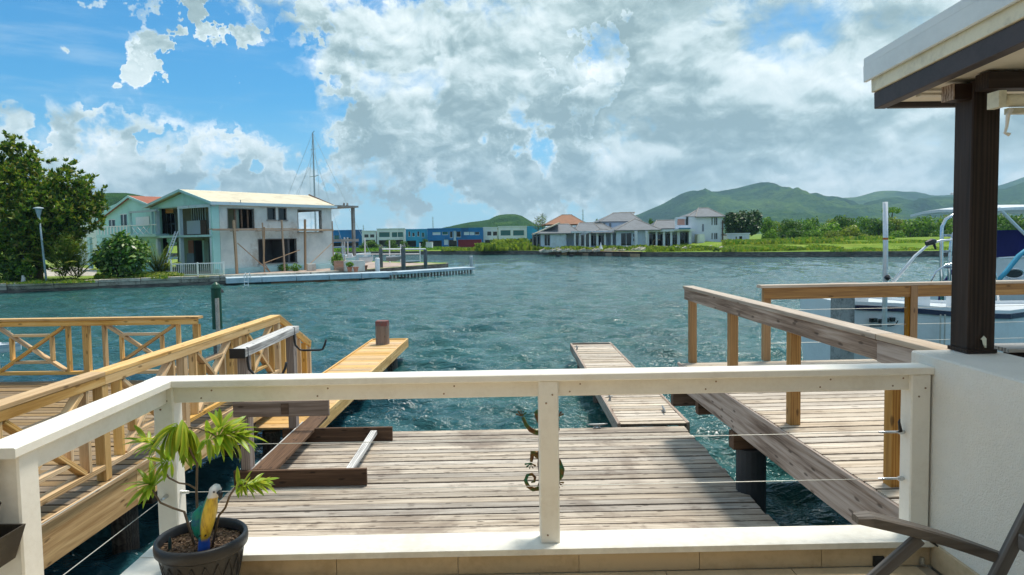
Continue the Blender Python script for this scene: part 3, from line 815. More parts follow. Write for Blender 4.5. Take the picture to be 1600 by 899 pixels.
# ---- parrot ornament
def parrot_mat():
    m, T, b, o = mat_new('painted_parrot'); tc = T.n('ShaderNodeTexCoord').outputs['Object']
    sp = T.n('ShaderNodeSeparateXYZ'); T.set(sp.inputs[0], tc)
    n = T.noise(T.mapping(tc, (60, 60, 14)), 1, 4, .6); nz = T.m('MULTIPLY', T.m('SUBTRACT', n, .5), .05)
    side = T.m('ADD', T.m('SUBTRACT', sp.outputs[0], T.m('MULTIPLY', sp.outputs[1], .55)), T.m('MULTIPLY', nz, .35))
    axis = T.m('MULTIPLY', sp.outputs[2], .165)
    rel = T.m('SUBTRACT', side, axis)
    belly = T.smooth(rel, .001, .007)
    yel = T.mix(T.smooth(n, .45, .7), (.72, .50, .05), (.40, .24, .03))
    grn = T.mix(T.smooth(n, .4, .65), (.01, .30, .16), (.01, .14, .20))
    c = T.mix(belly, grn, yel)
    c = T.mix(T.smooth(T.m('ADD', sp.outputs[2], nz), .050, .070), (.02, .10, .50), c)
    c = T.mix(T.smooth(T.m('ADD', sp.outputs[2], T.m('MULTIPLY', nz, .3)), .238, .246), c, (.72, .72, .70))
    S(T, b, Base_Color=c, Roughness=.35, Normal=T.bump(n, .4, .004)); return m
b0 = PP(318, 846, -.06)+org
pr = thing('parrot_ornament', 'painted parrot ornament in green, yellow and blue in the black pot', 'ornament', (b0.x, b0.y, POT.z+.262))
pm = parrot_mat()
zs = [0, .03, .06, .09, .13, .17, .20, .225, .24, .255, .272, .285, .293]
rs = [.030, .028, .026, .031, .038, .040, .036, .030, .026, .029, .030, .022, .008]
xs = [0, .002, .004, .010, .018, .028, .036, .042, .048, .056, .060, .060, .058]
MB().tube([(x, 0, z) for x, z in zip(xs, zs)], rs, 18, flat=.82).build('body', pm, pr, smooth=True)
MB().tube([(.084, -.022, .268), (.093, -.028, .262), (.094, -.030, .248), (.088, -.028, .238)], [.011, .011, .008, .002], 10).build('beak', M['black'], pr, smooth=True)
for s in ((.066, -.0285, .270), (.078, .018, .272)):
    MB().tube([(s[0], s[1], s[2]-.004), (s[0], s[1]-.001, s[2]), (s[0], s[1], s[2]+.004)], [.002, .005, .002], 8).build('eye', M['black'], pr)
M['pgreen'] = paint('parrot_wing_green', (.01, .26, .17), .4, .5, 30, .6, .003, dcol=(.01, .10, .22))
MB().tube([(.008, -.012, .20), (-.014, -.014, .165), (-.022, -.010, .12), (-.022, -.006, .08), (-.014, -.002, .045)], [.014, .024, .024, .016, .004], 10, flat=.5).build('wing', M['pgreen'], pr, smooth=True)
MB().tube([(.045, .028, .20), (.040, .034, .16), (.030, .034, .12), (.016, .028, .07)], [.008, .014, .013, .003], 10, flat=.55).build('wing', M['pgreen'], pr, smooth=True)
for x in (-.004, .020):
    MB().tube([(x+.004, -.03, .085), (x+.002, -.035, .078)], [.004, .002], 6).build('foot', M['black'], pr)
c = PP(264, 822, -.05)+org
ws = thing('plant_tag', 'small dark pointed garden tag stuck in the soil of the pot', 'plant tag', (c.x, c.y, POT.z+.262))
MB().tube([(0, 0, -.01), (0, 0, .02), (.001, 0, .045), (.002, 0, .062)], [.010, .015, .013, .004], 10, flat=.3).build('tag', plain('dark_teal_plastic', (.01, .05, .055), .4), ws)

# ---- gecko
gm = None
def gecko_mat():
    m, T, b, o = mat_new('patina_metal'); v, r, tc = offs_obj(T)
    n = T.noise(tc, 14, 3, .6)
    c = T.ramp(n, [(.36, (.01, .12, .085)), (.45, (.05, .09, .02)), (.54, (.12, .07, .02)), (.66, (.07, .022, .015))])
    S(T, b, Base_Color=c, Roughness=.4, Metallic=.55); return m
gm = gecko_mat()
gk = thing('gecko_ornament', 'green and copper metal gecko with curled tail behind the middle rail post', 'ornament', at(852, 700, 3.305))
gorg = gk.location.copy()
def G(px, py, d=0): return at(px, py, 3.305+d)-gorg
MB().tube([G(838, 641), G(843, 646), G(848, 655), G(853, 668), G(855, 690), G(855, 710), G(850, 728), G(848, 742), G(846, 755), G(841, 764), G(833, 765), G(825, 760), G(821, 751), G(824, 743), G(831, 741), G(836, 746), G(835, 753), G(830, 754)],
          [.016, .028, .032, .026, .040, .044, .034, .020, .014, .012, .011, .010, .009, .008, .0075, .007, .006, .004], 10, flat=.35).build('body', gm, gk, smooth=True)
def limb(pts, rad, hand, dirs):
    MB().tube([G(*p) for p in pts], rad, 8, flat=.45).build('leg', gm, gk, smooth=True)
    h = MB(); c = G(*hand)
    for a in dirs:
        e = Vector((math.cos(math.radians(a)), 0, math.sin(math.radians(a))))
        h.tube([c, c+e*.014, c+e*.024, c+e*.030], [.004, .003, .005, .003], 6, flat=.6)
    h.build('foot', gm, gk)
limb([(850, 676), (838, 676), (829, 672), (822, 664), (817, 652)], [.016, .014, .012, .009, .008], (815, 650), (160, 125, 95, 65, 35))
limb([(856, 674), (866, 677), (871, 671), (870, 662), (872, 653)], [.016, .014, .012, .009, .008], (872, 651), (150, 115, 85, 55, 25))
limb([(848, 716), (838, 710), (832, 708), (831, 716), (830, 722)], [.018, .017, .015, .009, .007], (829, 724), (190, 225, 260, 295, 330))
limb([(860, 712), (872, 722), (878, 734), (877, 744), (872, 752)], [.018, .017, .014, .011, .008], (872, 754), (210, 250, 285, 320, 355))

# ---- dark wall planter with scroll on the near rail post
wp = thing('hanging_planter', 'dark metal planter with scroll bracket at the left edge of the photo', 'planter', (-1.652, 2.185, 2.30))
M['bronze'] = paint('dark_bronze', (.055, .045, .035), .45, .4, 12, .1, dcol=(.10, .085, .06), metal=.5)
top = [(-.13, -.12), (.085, -.12), (.085, 0), (-.13, 0)]; bot = [(-.09, -.085), (.045, -.085), (.045, 0), (-.09, 0)]
mb = MB().add([(x, y, .045) for x, y in top]+[(x, y, -.068) for x, y in bot]+[(x*.93, -.006+y*.9, .045) for x, y in top]+[(x*.9, -.006+y*.9, -.05) for x, y in bot],
              [(0,1,5,4),(1,2,6,5),(2,3,7,6),(3,0,4,7),(4,5,6,7),(0,8,9,1),(1,9,10,2),(2,10,11,3),(3,11,8,0),(8,12,13,9),(9,13,14,10),(10,14,15,11),(11,15,12,8),(12,13,14,15)])
mb.build('planter_box', M['bronze'], wp)
sc_ = []
for k in range(22):
    a = -.6+k*.42; r = .006+.0022*k
    sc_.append((-.03+r*math.cos(a), -.025, .215+r*math.sin(a)))
MB().tube(sc_, .008, 6, flat=.7).build('scroll', M['bronze'], wp, smooth=True)
MB().tube([(-.02, -.025, .17), (.0, -.03, .145), (.018, -.03, .125), (0, -.028, .09), (-.03, -.026, .05)], [.010, .010, .016, .012, .006], 8, flat=.6).build('leaf_bracket', M['bronze'], wp, smooth=True)
MB().box(-.06, -.02, -.012, -.002, -.05, .27).build('back_strap', M['bronze'], wp)

# ---- grey wooden folding chair
ch = thing('folding_chair', 'grey weathered wooden folding armchair beside the terrace side wall', 'chair')
CY0, CY1 = 2.36, 1.84
A0, A1 = at(1336, 806, CY0), at(1568, 874, CY0)
L0_, L1_ = at(1436, 842, CY0), at(1366, 903, CY0)
B0, B1 = at(1606, 778, CY0), at(1545, 899, CY0)
def down(p, q, z):
    t = (z-p.z)/(q.z-p.z); return p+(q-p)*t
top_b = down(B0, B1, 2.72); foot_b = down(B0, B1, FL+.01); foot_f = down(L0_, L1_, FL+.01)
for y, s in ((CY0, 1), (CY1, -1)):
    def Y_(p, d=0.): return Vector((p.x, y+d, p.z))
    mb = MB(); pts = []
    N = 10
    for i in range(N+1):
        t = i/N; p = A0+(A1-A0)*t
        pts.append(Vector((p.x, 0, p.z+.012*math.sin(PI*t)-(.010*(1-t/.12)**2 if t < .12 else 0))))
    vs = []; fs = []
    for i, p in enumerate(pts):
        t = i/N; w = .034 if i else .024; h = .020 if i else .013
        w *= (1-.25*t)
        yy = y
        vs += [(p.x, yy-w+.004, p.z-h), (p.x, yy-w, p.z-h+.005), (p.x, yy-w, p.z+h-.006), (p.x, yy-w+.006, p.z+h), (p.x, yy+w-.006, p.z+h), (p.x, yy+w, p.z+h-.006), (p.x, yy+w, p.z-h+.005), (p.x, yy+w-.004, p.z-h)]
    for i in range(N):
        for k in range(8): fs.append((8*i+k, 8*i+(k+1) % 8, 8*i+8+(k+1) % 8, 8*i+8+k))
    fs += [tuple(range(8)), tuple(range(8*N, 8*N+8))]
    mb.add(vs, fs).build('armrest', M['teak'], ch)
    board('leg', Y_(L0_, -.0), Y_(foot_f), .028, .045, M['teak'], ch, up=(1, 0, .3), ch=.006)
    board('back_post', Y_(foot_b, -s*.03), Y_(top_b, -s*.03), .030, .048, M['teak'], ch, up=(1, 0, .3), ch=.006)
    board('brace', Y_(at(1640, 850, CY0), -s*.06), Y_(Vector((foot_b.x+.42, 0, FL+.02)), -s*.06), .028, .040, M['teak'], ch, up=(1, 0, .3))
    board('seat_rail', (1.28, y-s*.03, 1.955), (1.68, y-s*.03, 1.905), .028, .045, M['teak'], ch)
for k in range(7):
    t = k/6; x = 1.30+.36*t; z = 1.985-.05*t
    board('seat_slat', (x, CY1+.04, z), (x, CY0-.04, z), .050, .014, M['teak'], ch)
for k in range(6):
    z = 2.16+.09*k; p = down(B0, B1, z)
    board('back_slat', (p.x, CY1+.05, z), (p.x, CY0-.05, z), .012, .055, M['teak'], ch)
for lz in (FL+.12,):
    p = down(L0_, L1_, lz); board('stretcher', (p.x, CY1+.02, lz), (p.x, CY0-.02, lz), .03, .03, M['teak'], ch)
MB().tube([Vector((L0_.x+.03, CY0-.02, L0_.z-.0)), Vector((L0_.x+.055, CY0-.02, L0_.z-.02))], [.006, .003], 6).build('hinge_pin', M['black'], ch)

# ================================================================== BOATS ON THE RIGHT
def gelcoat(name, c, rough=.25): return paint(name, c, rough, .12, 1.2, .02, spec=.5)
M['gel'] = gelcoat('white_gelcoat', (.72, .75, .76)); M['navy'] = gelcoat('navy_stripe', (.008, .012, .05))
M['canvas'] = paint('navy_canvas', (.012, .012, .11), .8, .2, 5, .2)
M['tinted'] = plain('tinted_window', (.008, .012, .015), .08)
M['alu'] = plain('white_aluminium', (.72, .75, .77), .35, .3)
def hull(mb, st, a=0, b=99, zlo=None, zhi=None, out=0.):
    """st: list of (x, halfbeam, z_sheer, z_keel); y=0 is the centre line"""
    prof = [(0., 0.), (.55, .10), (.85, .30), (.97, .60), (1.0, 1.0)]
    vs = []; n = len(prof)
    for x, hb, zs_, zk in st:
        ring = [( -q[0]*hb-out*(q[0] > .5), zk+(zs_-zk)*q[1]) for q in prof[::-1]]+[(q[0]*hb+out*(q[0] > .5), zk+(zs_-zk)*q[1]) for q in prof[1:]]
        vs += [(x, y, z) for y, z in ring]
    m = 2*n-1; fs = []
    for i in range(len(st)-1):
        for k in range(m-1): fs.append((i*m+k, i*m+k+1, (i+1)*m+k+1, (i+1)*m+k))
        fs.append((i*m+m-1, i*m, (i+1)*m, (i+1)*m+m-1))
    fs += [tuple(range(m)), tuple(range((len(st)-1)*m, len(st)*m))]
    mb.add(vs, fs)
def strip(mb, st, dz0, dz1, out):
    """a band round the hull between sheer+dz0 and sheer+dz1"""
    for s in (-1, 1):
        vs = []; fs = []
        for x, hb, zs_, zk in st:
            for o_, dz in ((0, dz0), (out, dz0), (out, dz1), (0, dz1)): vs.append((x, s*(hb*1.0+o_-.01), zs_+dz))
        for i in range(len(st)-1):
            for k in range(4): fs.append((4*i+k, 4*i+(k+1) % 4, 4*i+4+(k+1) % 4, 4*i+4+k))
        fs += [(0, 1, 2, 3), tuple(len(vs)-4+k for k in range(4))]
        mb.add(vs, fs)
# A: white hull close to the raised deck
YA = 14.6
def XA(px): return at(px, 470, YA-1.3).x
o_ = Vector((XA(1338), YA, 0))
ba = thing('motorboat', 'white motorboat hull with dark rub rail moored behind the raised deck', 'boat', o_)
stA = [(0, 1.25, 1.80, -.3), (.8, 1.32, 1.76, -.4), (1.6, 1.35, 1.68, -.45), (2.4, 1.3, 1.60, -.45), (3.2, 1.1, 1.55, -.4), (4.0, .7, 1.56, -.2), (4.7, .08, 1.62, .5)]
mb = MB(); hull(mb, stA); mb.build('hull', M['gel'], ba, smooth=False)
mb = MB(); strip(mb, stA, -.10, .0, .045); mb.build('rub_rail', M['navy'], ba)
mb = MB(); strip(mb, stA, .002, .07, .02); mb.build('gunwale', M['gel'], ba)
mb = MB()
for x, z0, w in ((.26, .28, .16), (.44, .30, .10), (.57, .28, .05), (.66, .27, .10)):
    mb.box(x, x+w*.8, -1.372, -1.30, 1.80-z0-.06, 1.80-z0+.02)
mb.build('hull_mark', M['tinted'], ba)
MB().tube([(.24, -1.36, 1.39), (.66, -1.365, 1.385), (.76, -1.365, 1.42), (.79, -1.365, 1.49)], .011, 6).build('hull_swoosh', M['tinted'], ba)
for x0, x1, h in ((-.1, .55, .06), (1.15, 1.8, .09), (2.0, 2.75, .16)):
    z = 2.02+h/2
    MB().tube([(x0, -.9, z), (x0+.1, -.9, z+.03), (x1-.15, -.9, z+.03), (x1, -.9, z-.01)], [.04, .07, .07, .03], 10, flat=1.8).build('seat_cushion', M['blackrub'], ba, smooth=True)
    MB().box(x0+.1, x1-.15, -1.0, -.8, 1.5, z).build('seat_box', M['gel'], ba)
MB().tube([at(1452, 447, YA-.8)-o_, at(1462, 425, YA-.8)-o_, at(1478, 414, YA-.8)-o_, at(1500, 411, YA-.8)-o_, at(1545, 411, YA-.8)-o_, at(1556, 430, YA-.8)-o_, at(1560, 470, YA-.8)-o_], .022, 8).build('hand_rail', M['steel'], ba, smooth=True)
for px in (1470, 1477):
    p = at(px, 480, YA-1.45); MB().tube([(p.x-o_.x, p.y-o_.y, 1.60), (p.x-o_.x, p.y-o_.y, .2)], .016, 6).build('fender_line', M['cable'], ba)
# rod
rod = thing('outrigger_pole', 'pale slanting pole with black clamp beside the stainless boat ladder', 'pole')
MB().tube([at(1391, 447, 14.2), at(1430, 400, 14.2), at(1450, 383, 14.2), at(1470, 376, 14.2), at(1530, 372, 14.2)], [.035, .032, .028, .022, .02], 8).build('pole', M['alu'], rod, smooth=True)
MB().tube([at(1447, 381, 14.15), at(1456, 378, 14.15), at(1462, 377, 14.15)], [.05, .07, .04], 8).build('clamp', M['black'], rod)
MB().tube([at(1459, 380, 14.15), at(1462, 390, 14.15)], [.03, .02], 6).build('clamp_handle', M['black'], rod)
for a, b_ in (((1384, 425), (1402, 444)), ((1402, 428), (1388, 446))):
    MB().tube([at(*a, 14.0), at(*b_, 14.0)], .010, 5).build('stay_line', M['cable'], rod)
gpz = at(1383, 440, 13.0)
gd = thing('guide_pole', 'tall white guide pole with an orange band standing beside the motorboat', 'pole', (gpz.x, gpz.y, 0))
MB().tube([(0, 0, -1.5), (.0, 0, 2.9), (-.02, 0, 3.80)], .045, 12).build('pipe', M['alu'], gd, smooth=True)
MB().tube([(-.008, 0, 3.08), (-.008, 0, 3.12)], .048, 12).build('orange_band', plain('orange_tape', (.55, .16, .02), .5), gd)
MB().tube([(0, -.03, 2.33), (.02, -.05, 2.36), (.03, -.04, 2.40)], [.05, .06, .03], 8).build('clamp', M['black'], gd)
c = at(1323, 500, 12.5)
sp_ = thing('square_pile', 'big square grey mooring pile left of the white motorboat', 'pile', (c.x+.02, 12.7, 0), .15)
MB().bar((0, 0, -2), (0, 0, 2.24), .30, .30, (0, 1, 0), ch=.01).build('shaft', paint('grey_pile', (.34, .35, .34), .85, .6, 3, .3, dcol=(.12, .13, .13)), sp_)
board('cap_plank', (-.2, 0, 2.262), (.35, 0, 2.262), .34, .04, M['rackpost'], sp_)
# B: sailing cruiser further right
YB = 18.5
o2 = Vector((at(1478, 470, YB).x, YB, 0))
bb = thing('cabin_cruiser', 'white cruiser with navy canvas, white bimini and oval porthole at the right edge', 'boat', o2)
stB = [(0, 1.5, 1.42, -.3), (1.5, 1.65, 1.44, -.5), (3.0, 1.65, 1.48, -.5), (5.0, 1.4, 1.58, -.4), (6.8, .8, 1.72, -.1), (7.8, .06, 1.85, .6)]
mb = MB(); hull(mb, stB); mb.build('hull', M['gel'], bb)
mb = MB(); strip(mb, stB, -.16, .0, .03); mb.build('navy_stripe', M['navy'], bb)
mb = MB(); strip(mb, stB, .002, .26, .0); mb.build('topside', M['gel'], bb)
zc0, zc1 = 1.68, 2.72
mb = MB().prism([(.9, zc0), (6.2, zc0), (5.3, 2.05), (3.6, 2.50), (1.2, 2.52), (.9, 2.48)], 'y', -1.25, 1.25); mb.build('cabin', M['gel'], bb)
def portp(px, py): return at(px, py, YB-1.27)-o2
cpt = portp(1584, 428)
mb = MB(); n = 20
for k in range(n):
    a = 2*PI*k/n; mb.v.append((cpt.x+.22*math.cos(a)*(1.0), -1.262, cpt.z+.10*math.sin(a)))
for k in range(n):
    a = 2*PI*k/n; mb.v.append((cpt.x+.22*math.cos(a), -1.275, cpt.z+.10*math.sin(a)))
mb.f += [tuple(range(n)), tuple(range(n, 2*n))]+[(k, (k+1) % n, n+(k+1) % n, n+k) for k in range(n)]
mb.build('porthole', M['tinted'], bb)
MB().tube([(cpt.x+.25*math.cos(2*PI*k/20), -1.265, cpt.z+.125*math.sin(2*PI*k/20)) for k in range(21)], .018, 6, cap=False).build('porthole_rim', M['steel'], bb)
q0, q1 = at(1590, 362, YB-1.2)-o2, at(1680, 405, YB-1.2)-o2
mb = MB().prism([(q0.x, 2.50), (q1.x, 2.50), (q1.x-.25, 3.12), (q0.x+.1, 3.22)], 'y', -1.2, 1.2); mb.build('canvas_enclosure', M['canvas'], bb)
MB().tube([at(1560, 404, YB-1.3)-o2, at(1605, 401, YB-1.3)-o2, at(1680, 398, YB-1.3)-o2], .030, 8).build('hand_rail', M['alu'], bb)
t0, t1 = at(1467, 327, YB)-o2, at(1700, 315, YB)-o2
mb = MB(); vs = []; N = 8
for i in range(N+1):
    t = i/N; x = t0.x+(t1.x-t0.x)*t; z = t0.z+.03+.06*math.sin(PI*min(1, t*1.2))
    for y in (-1.3, -.7, 0, .7, 1.3): vs.append((x, y, z-.10*(y/1.3)**2-.04*(i == 0)))
fs = [(5*i+k, 5*i+k+1, 5*i+6+k, 5*i+5+k) for i in range(N) for k in range(4)]
vs2 = [(x, y, z-.07) for x, y, z in vs]; m_ = len(vs)
fs2 = [tuple(m_+i for i in f) for f in fs]
edge = [i for i in range(5)]+[5*i+4 for i in range(1, N+1)]+[5*N+k for k in (3, 2, 1, 0)]+[5*i for i in range(N-1, 0, -1)]
fs3 = [(edge[i], edge[(i+1) % len(edge)], m_+edge[(i+1) % len(edge)], m_+edge[i]) for i in range(len(edge))]
mb.add(vs+vs2, fs+fs2+fs3).build('bimini_top', M['alu'], bb, smooth=False)
MB().tube([at(1560, 325, YB-1.25)-o2, at(1580, 345, YB-1.25)-o2, at(1610, 375, YB-1.25)-o2, at(1640, 400, YB-1.25)-o2], .04, 8).build('bimini_frame', M['alu'], bb)
MB().tube([at(1512, 325, YB-1.25)-o2, at(1500, 380, YB-1.25)-o2, at(1498, 430, YB-1.25)-o2], .025, 8).build('bimini_frame', M['steel'], bb)
mb = MB().prism([(t0.x+.05, t0.z+.75), (t0.x+.9, t0.z+.80), (t0.x+1.5, t0.z+1.15), (t0.x+2.4, t0.z+1.2), (t0.x+2.4, t0.z+.68), (t0.x+.1, t0.z+.68)], 'y', -.5, .5); 
mb = MB().tube([at(1487, 303, YB)-o2, at(1497, 302, YB)-o2, at(1530, 300, YB)-o2], [.03, .06, .07], 8, flat=2.0); mb.build('radar_dome', M['gel'], bb, smooth=True)
MB().tube([at(1520, 304, YB)-o2, at(1520, 322, YB)-o2], .04, 8).build('radar_mast', M['alu'], bb)
ld_ = thing('boat_ladder', 'bent stainless boarding ladder at the stern left of the dark column', 'ladder')
yl = YB-1.9
pa = [(1472, 470), (1471, 420), (1471, 380), (1472, 355), (1478, 343), (1490, 336), (1512, 334)]
pb = [(1484, 470), (1483, 415), (1486, 380), (1490, 365), (1500, 357), (1520, 353)]
MB().tube([at(*p, yl) for p in pa], .045, 10).build('side_tube', M['steel'], ld_, smooth=True)
MB().tube([at(*p, yl+.25) for p in pb], .04, 10).build('side_tube', M['steel'], ld_, smooth=True)
for y in (368, 393, 418, 440):
    MB().tube([at(1472, y, yl), at(1485, y, yl+.25)], .03, 8).build('rung', M['steel'], ld_)
MB().tube([at(1502, 404, yl+.4), at(1482, 432, yl+.4), at(1470, 448, yl+.4), at(1468, 470, yl+.4)], .035, 8).build('navy_strap', M['canvas'], ld_)
bt = thing('blue_tube', 'sky blue rope bundle slung across the right cruiser', 'rope')
MB().tube([at(1558, 440, 16.4), at(1572, 425, 16.4), at(1584, 410, 16.4), at(1592, 400, 16.4), at(1604, 390, 16.4), at(1640, 380, 16.4)], [.05, .055, .06, .06, .05, .05], 8).build('rope_bundle', plain('sky_blue_rope', (.05, .32, .48), .6), bt, smooth=True)
# ================================================================== WATER
def water_mat():
    m, T, b, o = mat_new('harbour_water')
    g = T.n('ShaderNodeNewGeometry').outputs['Position']
    sp = T.n('ShaderNodeSeparateXYZ'); T.set(sp.inputs[0], g)
    dist = T.vm('LENGTH', g)
    deep = T.smooth(T.m('ADD', sp.outputs[0], T.m('MULTIPLY', T.m('SUBTRACT', T.noise(g, .12, 3), .5), 5)), -8., 1.5)  # position mask for a darker, bluer near left; no depth is modelled
    near = T.smooth(sp.outputs[1], 22, 10)
    c = T.mix(T.m('MULTIPLY', T.m('SUBTRACT', 1., deep), near), WCOL[0], WCOL[1])
    c = T.mix(T.smooth(T.noise(g, .35, 4, .6), .35, .7, 0., .5), c, WCOL[2])
    v2 = T.mapping(g, (1, 2.4, 1))
    n1 = T.noise(v2, 3.6, 3, .55, .9)
    n2 = T.noise(v2, 10, 2, .5, .6)
    n3 = T.noise(T.mapping(g, (.6, 1.5, 1)), .9, 4, .6, .8)
    bn = T.n('ShaderNodeBump'); bn.inputs['Strength'].default_value = 1.0
    T.set(bn.inputs['Distance'], WB)
    T.set(bn.inputs['Height'], T.m('ADD', T.m('ADD', n1, T.m('MULTIPLY', n2, .22)), T.m('MULTIPLY', n3, 1.15)))
    S(T, b, Base_Color=c, Roughness=.03, IOR=1.33, Specular_IOR_Level=.5, Normal=bn.outputs[0])
    return m
WCOL = [(.014, .078, .078), (.002, .028, .085), (.05, .16, .15)]
WB = .085
M['water'] = water_mat()
def make_water():
    na, nr = 800, 760
    ang = np.radians(np.linspace(-64, 64, na)); r = 2.6*(260/2.6)**(np.linspace(0, 1, nr))
    A, R_ = np.meshgrid(ang, r); X = R_*np.sin(A); Y = R_*np.cos(A)
    Z = np.zeros_like(X); dr = R_*math.log(100)/nr
    rg = np.random.default_rng(3)
    for k in range(90):
        lam = .16*(1.9/.16)**(rg.random()**1.1); th = rg.normal(math.radians(-97), .5)
        kx, ky = math.cos(th)*2*PI/lam, math.sin(th)*2*PI/lam
        amp = .0165*lam**.76
        ph = rg.random()*6.28
        fade = np.clip((lam/np.maximum(dr, .001)-2.5)/3, 0, 1)
        warp = .35*np.sin(X*.9+ph)+.35*np.sin(Y*.7+ph*2)
        s = np.sin(kx*X+ky*Y+ph+warp)
        Z += amp*fade*(.55*s+.9*(.64-np.abs(np.sin(.5*(kx*X+ky*Y+ph+warp)))))
    V = np.stack([X, Y, Z], -1).reshape(-1, 3)
    i = np.arange(nr-1)[:, None]*na+np.arange(na-1)[None]
    F = np.stack([i, i+1, i+na+1, i+na], -1).reshape(-1, 4)
    b0 = len(V)
    far = [(-9000, -3000), (9000, -3000), (9000, 9000), (-9000, 9000)]
    me = fast_mesh('water', V, F[:, ::-1], M['water'], True)
    w = struct(put('water', me))
    # calm outer sheet, a hand's width lower, carries the water on past the rippled part
    mb = MB(); pts = [(-3000, -400), (3000, -400), (3000, 9000), (-3000, 9000)]
    mb.add([(x, y, -.12) for x, y in pts], [(0, 1, 2, 3)])
    struct(mb.build('water', M['water']))
make_water()

# ================================================================== LAND
def grass_mat(name, a, b_, c_, sc=.25):
    m, T, b, o = mat_new(name); g = T.n('ShaderNodeNewGeometry').outputs['Position']
    n = T.noise(g, sc, 6, .65); n2 = T.noise(g, sc*11, 4, .7)
    f = T.m('ADD', T.m('MULTIPLY', n, .6), T.m('MULTIPLY', n2, .4))
    c = T.ramp(f, [(.32, a), (.5, b_), (.68, c_)])
    S(T, b, Base_Color=c, Roughness=.95, Specular_IOR_Level=.1, Normal=T.bump(n2, .6, .08)); return m
M['grass'] = grass_mat('meadow_grass', (.07, .14, .018), (.16, .25, .03), (.30, .32, .07))
M['grass_left'] = grass_mat('lawn_grass', (.09, .17, .02), (.20, .29, .045), (.42, .38, .24), .5)
def quaywall_mat():
    m, T, b, o = mat_new('stained_quay_wall'); g = T.n('ShaderNodeNewGeometry').outputs['Position']
    n = T.noise(T.mapping(g, (1, 1, 5)), 1.4, 6, .7)
    S(T, b, Base_Color=T.ramp(n, [(.3, (.03, .028, .025)), (.5, (.12, .10, .085)), (.7, (.28, .25, .21))]), Roughness=.9, Normal=T.bump(n, .5, .05)); return m
M['quay'] = quaywall_mat()
M['concrete'] = paint('old_concrete', (.58, .52, .43), .9, .45, 1.2, .3, .01, dcol=(.20, .16, .12))
M['quay_block'] = paint('quay_blocks', (.42, .37, .30), .9, .6, 1.0, .3, .01, dcol=(.10, .08, .06))
ZF = .70
shore = [(-700, 230), (-120, 170), (-60, 150), (-30, 141), (-13.5, 133), (8, 120), (19.9, 100.5), (35, 90.5), (54.7, 82.7), (90, 70), (150, 55), (400, 20), (3000, -60)]
def land(name, front, back, z, mat, wallz=-.8, wallmat=None, wname='quay_wall'):
    n = len(front)
    g = MB().add([(x, y, z) for x, y in front]+[(x, y, z) for x, y in back[::-1]], [tuple(range(n+len(back)))]).build(name, mat)
    struct(g)
    mb = MB()
    for (x0, y0), (x1, y1) in zip(front, front[1:]):
        d = Vector((x1-x0, y1-y0, 0)).normalized(); nrm = Vector((d.y, -d.x, 0))
        mb.bar(Vector((x0, y0, (z+wallz)/2))+nrm*.10, Vector((x1, y1, (z+wallz)/2))+nrm*.10, .2, z-wallz-.01)
    w = struct(mb.build(wname, wallmat or M['quay'])); return g
land('far_ground', shore, [(-5000, 230), (-5000, 9000), (5000, 9000), (3000, 9000)][:], ZF, M['grass'], -.6)
lfront = [(-200, 30), (-60, 36), (-33.3, 46), (-21.5, 51.6), (-15.5, 54.3), (-12.2, 58.5), (-6.0, 70), (-6.2, 72), (-20, 84), (-60, 110), (-300, 140)]
ZL = .62
land('left_bank', lfront, [(-300, 30)], ZL, M['grass_left'], -.6)
# cap stones along the left quay
for (x0, y0), (x1, y1) in zip(lfront[1:4], lfront[2:5]):
    pass
cap = thing('quay_edge', 'low stained concrete quay edge along the left bank below the shrubs', 'quay')
for (x0, y0), (x1, y1) in zip(lfront[1:5], lfront[2:6]):
    L = math.hypot(x1-x0, y1-y0); n = max(1, int(L/2.4)); d = Vector((x1-x0, y1-y0, 0))/L; nr = Vector((d.y, -d.x, 0))
    for k in range(n):
        a = Vector((x0, y0, 0))+d*(L*k/n+.02)+nr*.06; b_ = Vector((x0, y0, 0))+d*(L*(k+1)/n-.02)+nr*.06
        zz = ZL+random.uniform(-.02, .04)
        if True:
            board('cap_block', (a.x, a.y, zz-.06), (b_.x, b_.y, zz-.06), .42, .22, M['concrete'] if 'concrete' in M else M['quay'], cap, ch=.02)
            board('wall_block', (a.x, a.y, zz-.30), (b_.x, b_.y, zz-.30), .36, .22, M['quay_block'], cap, ch=.02)

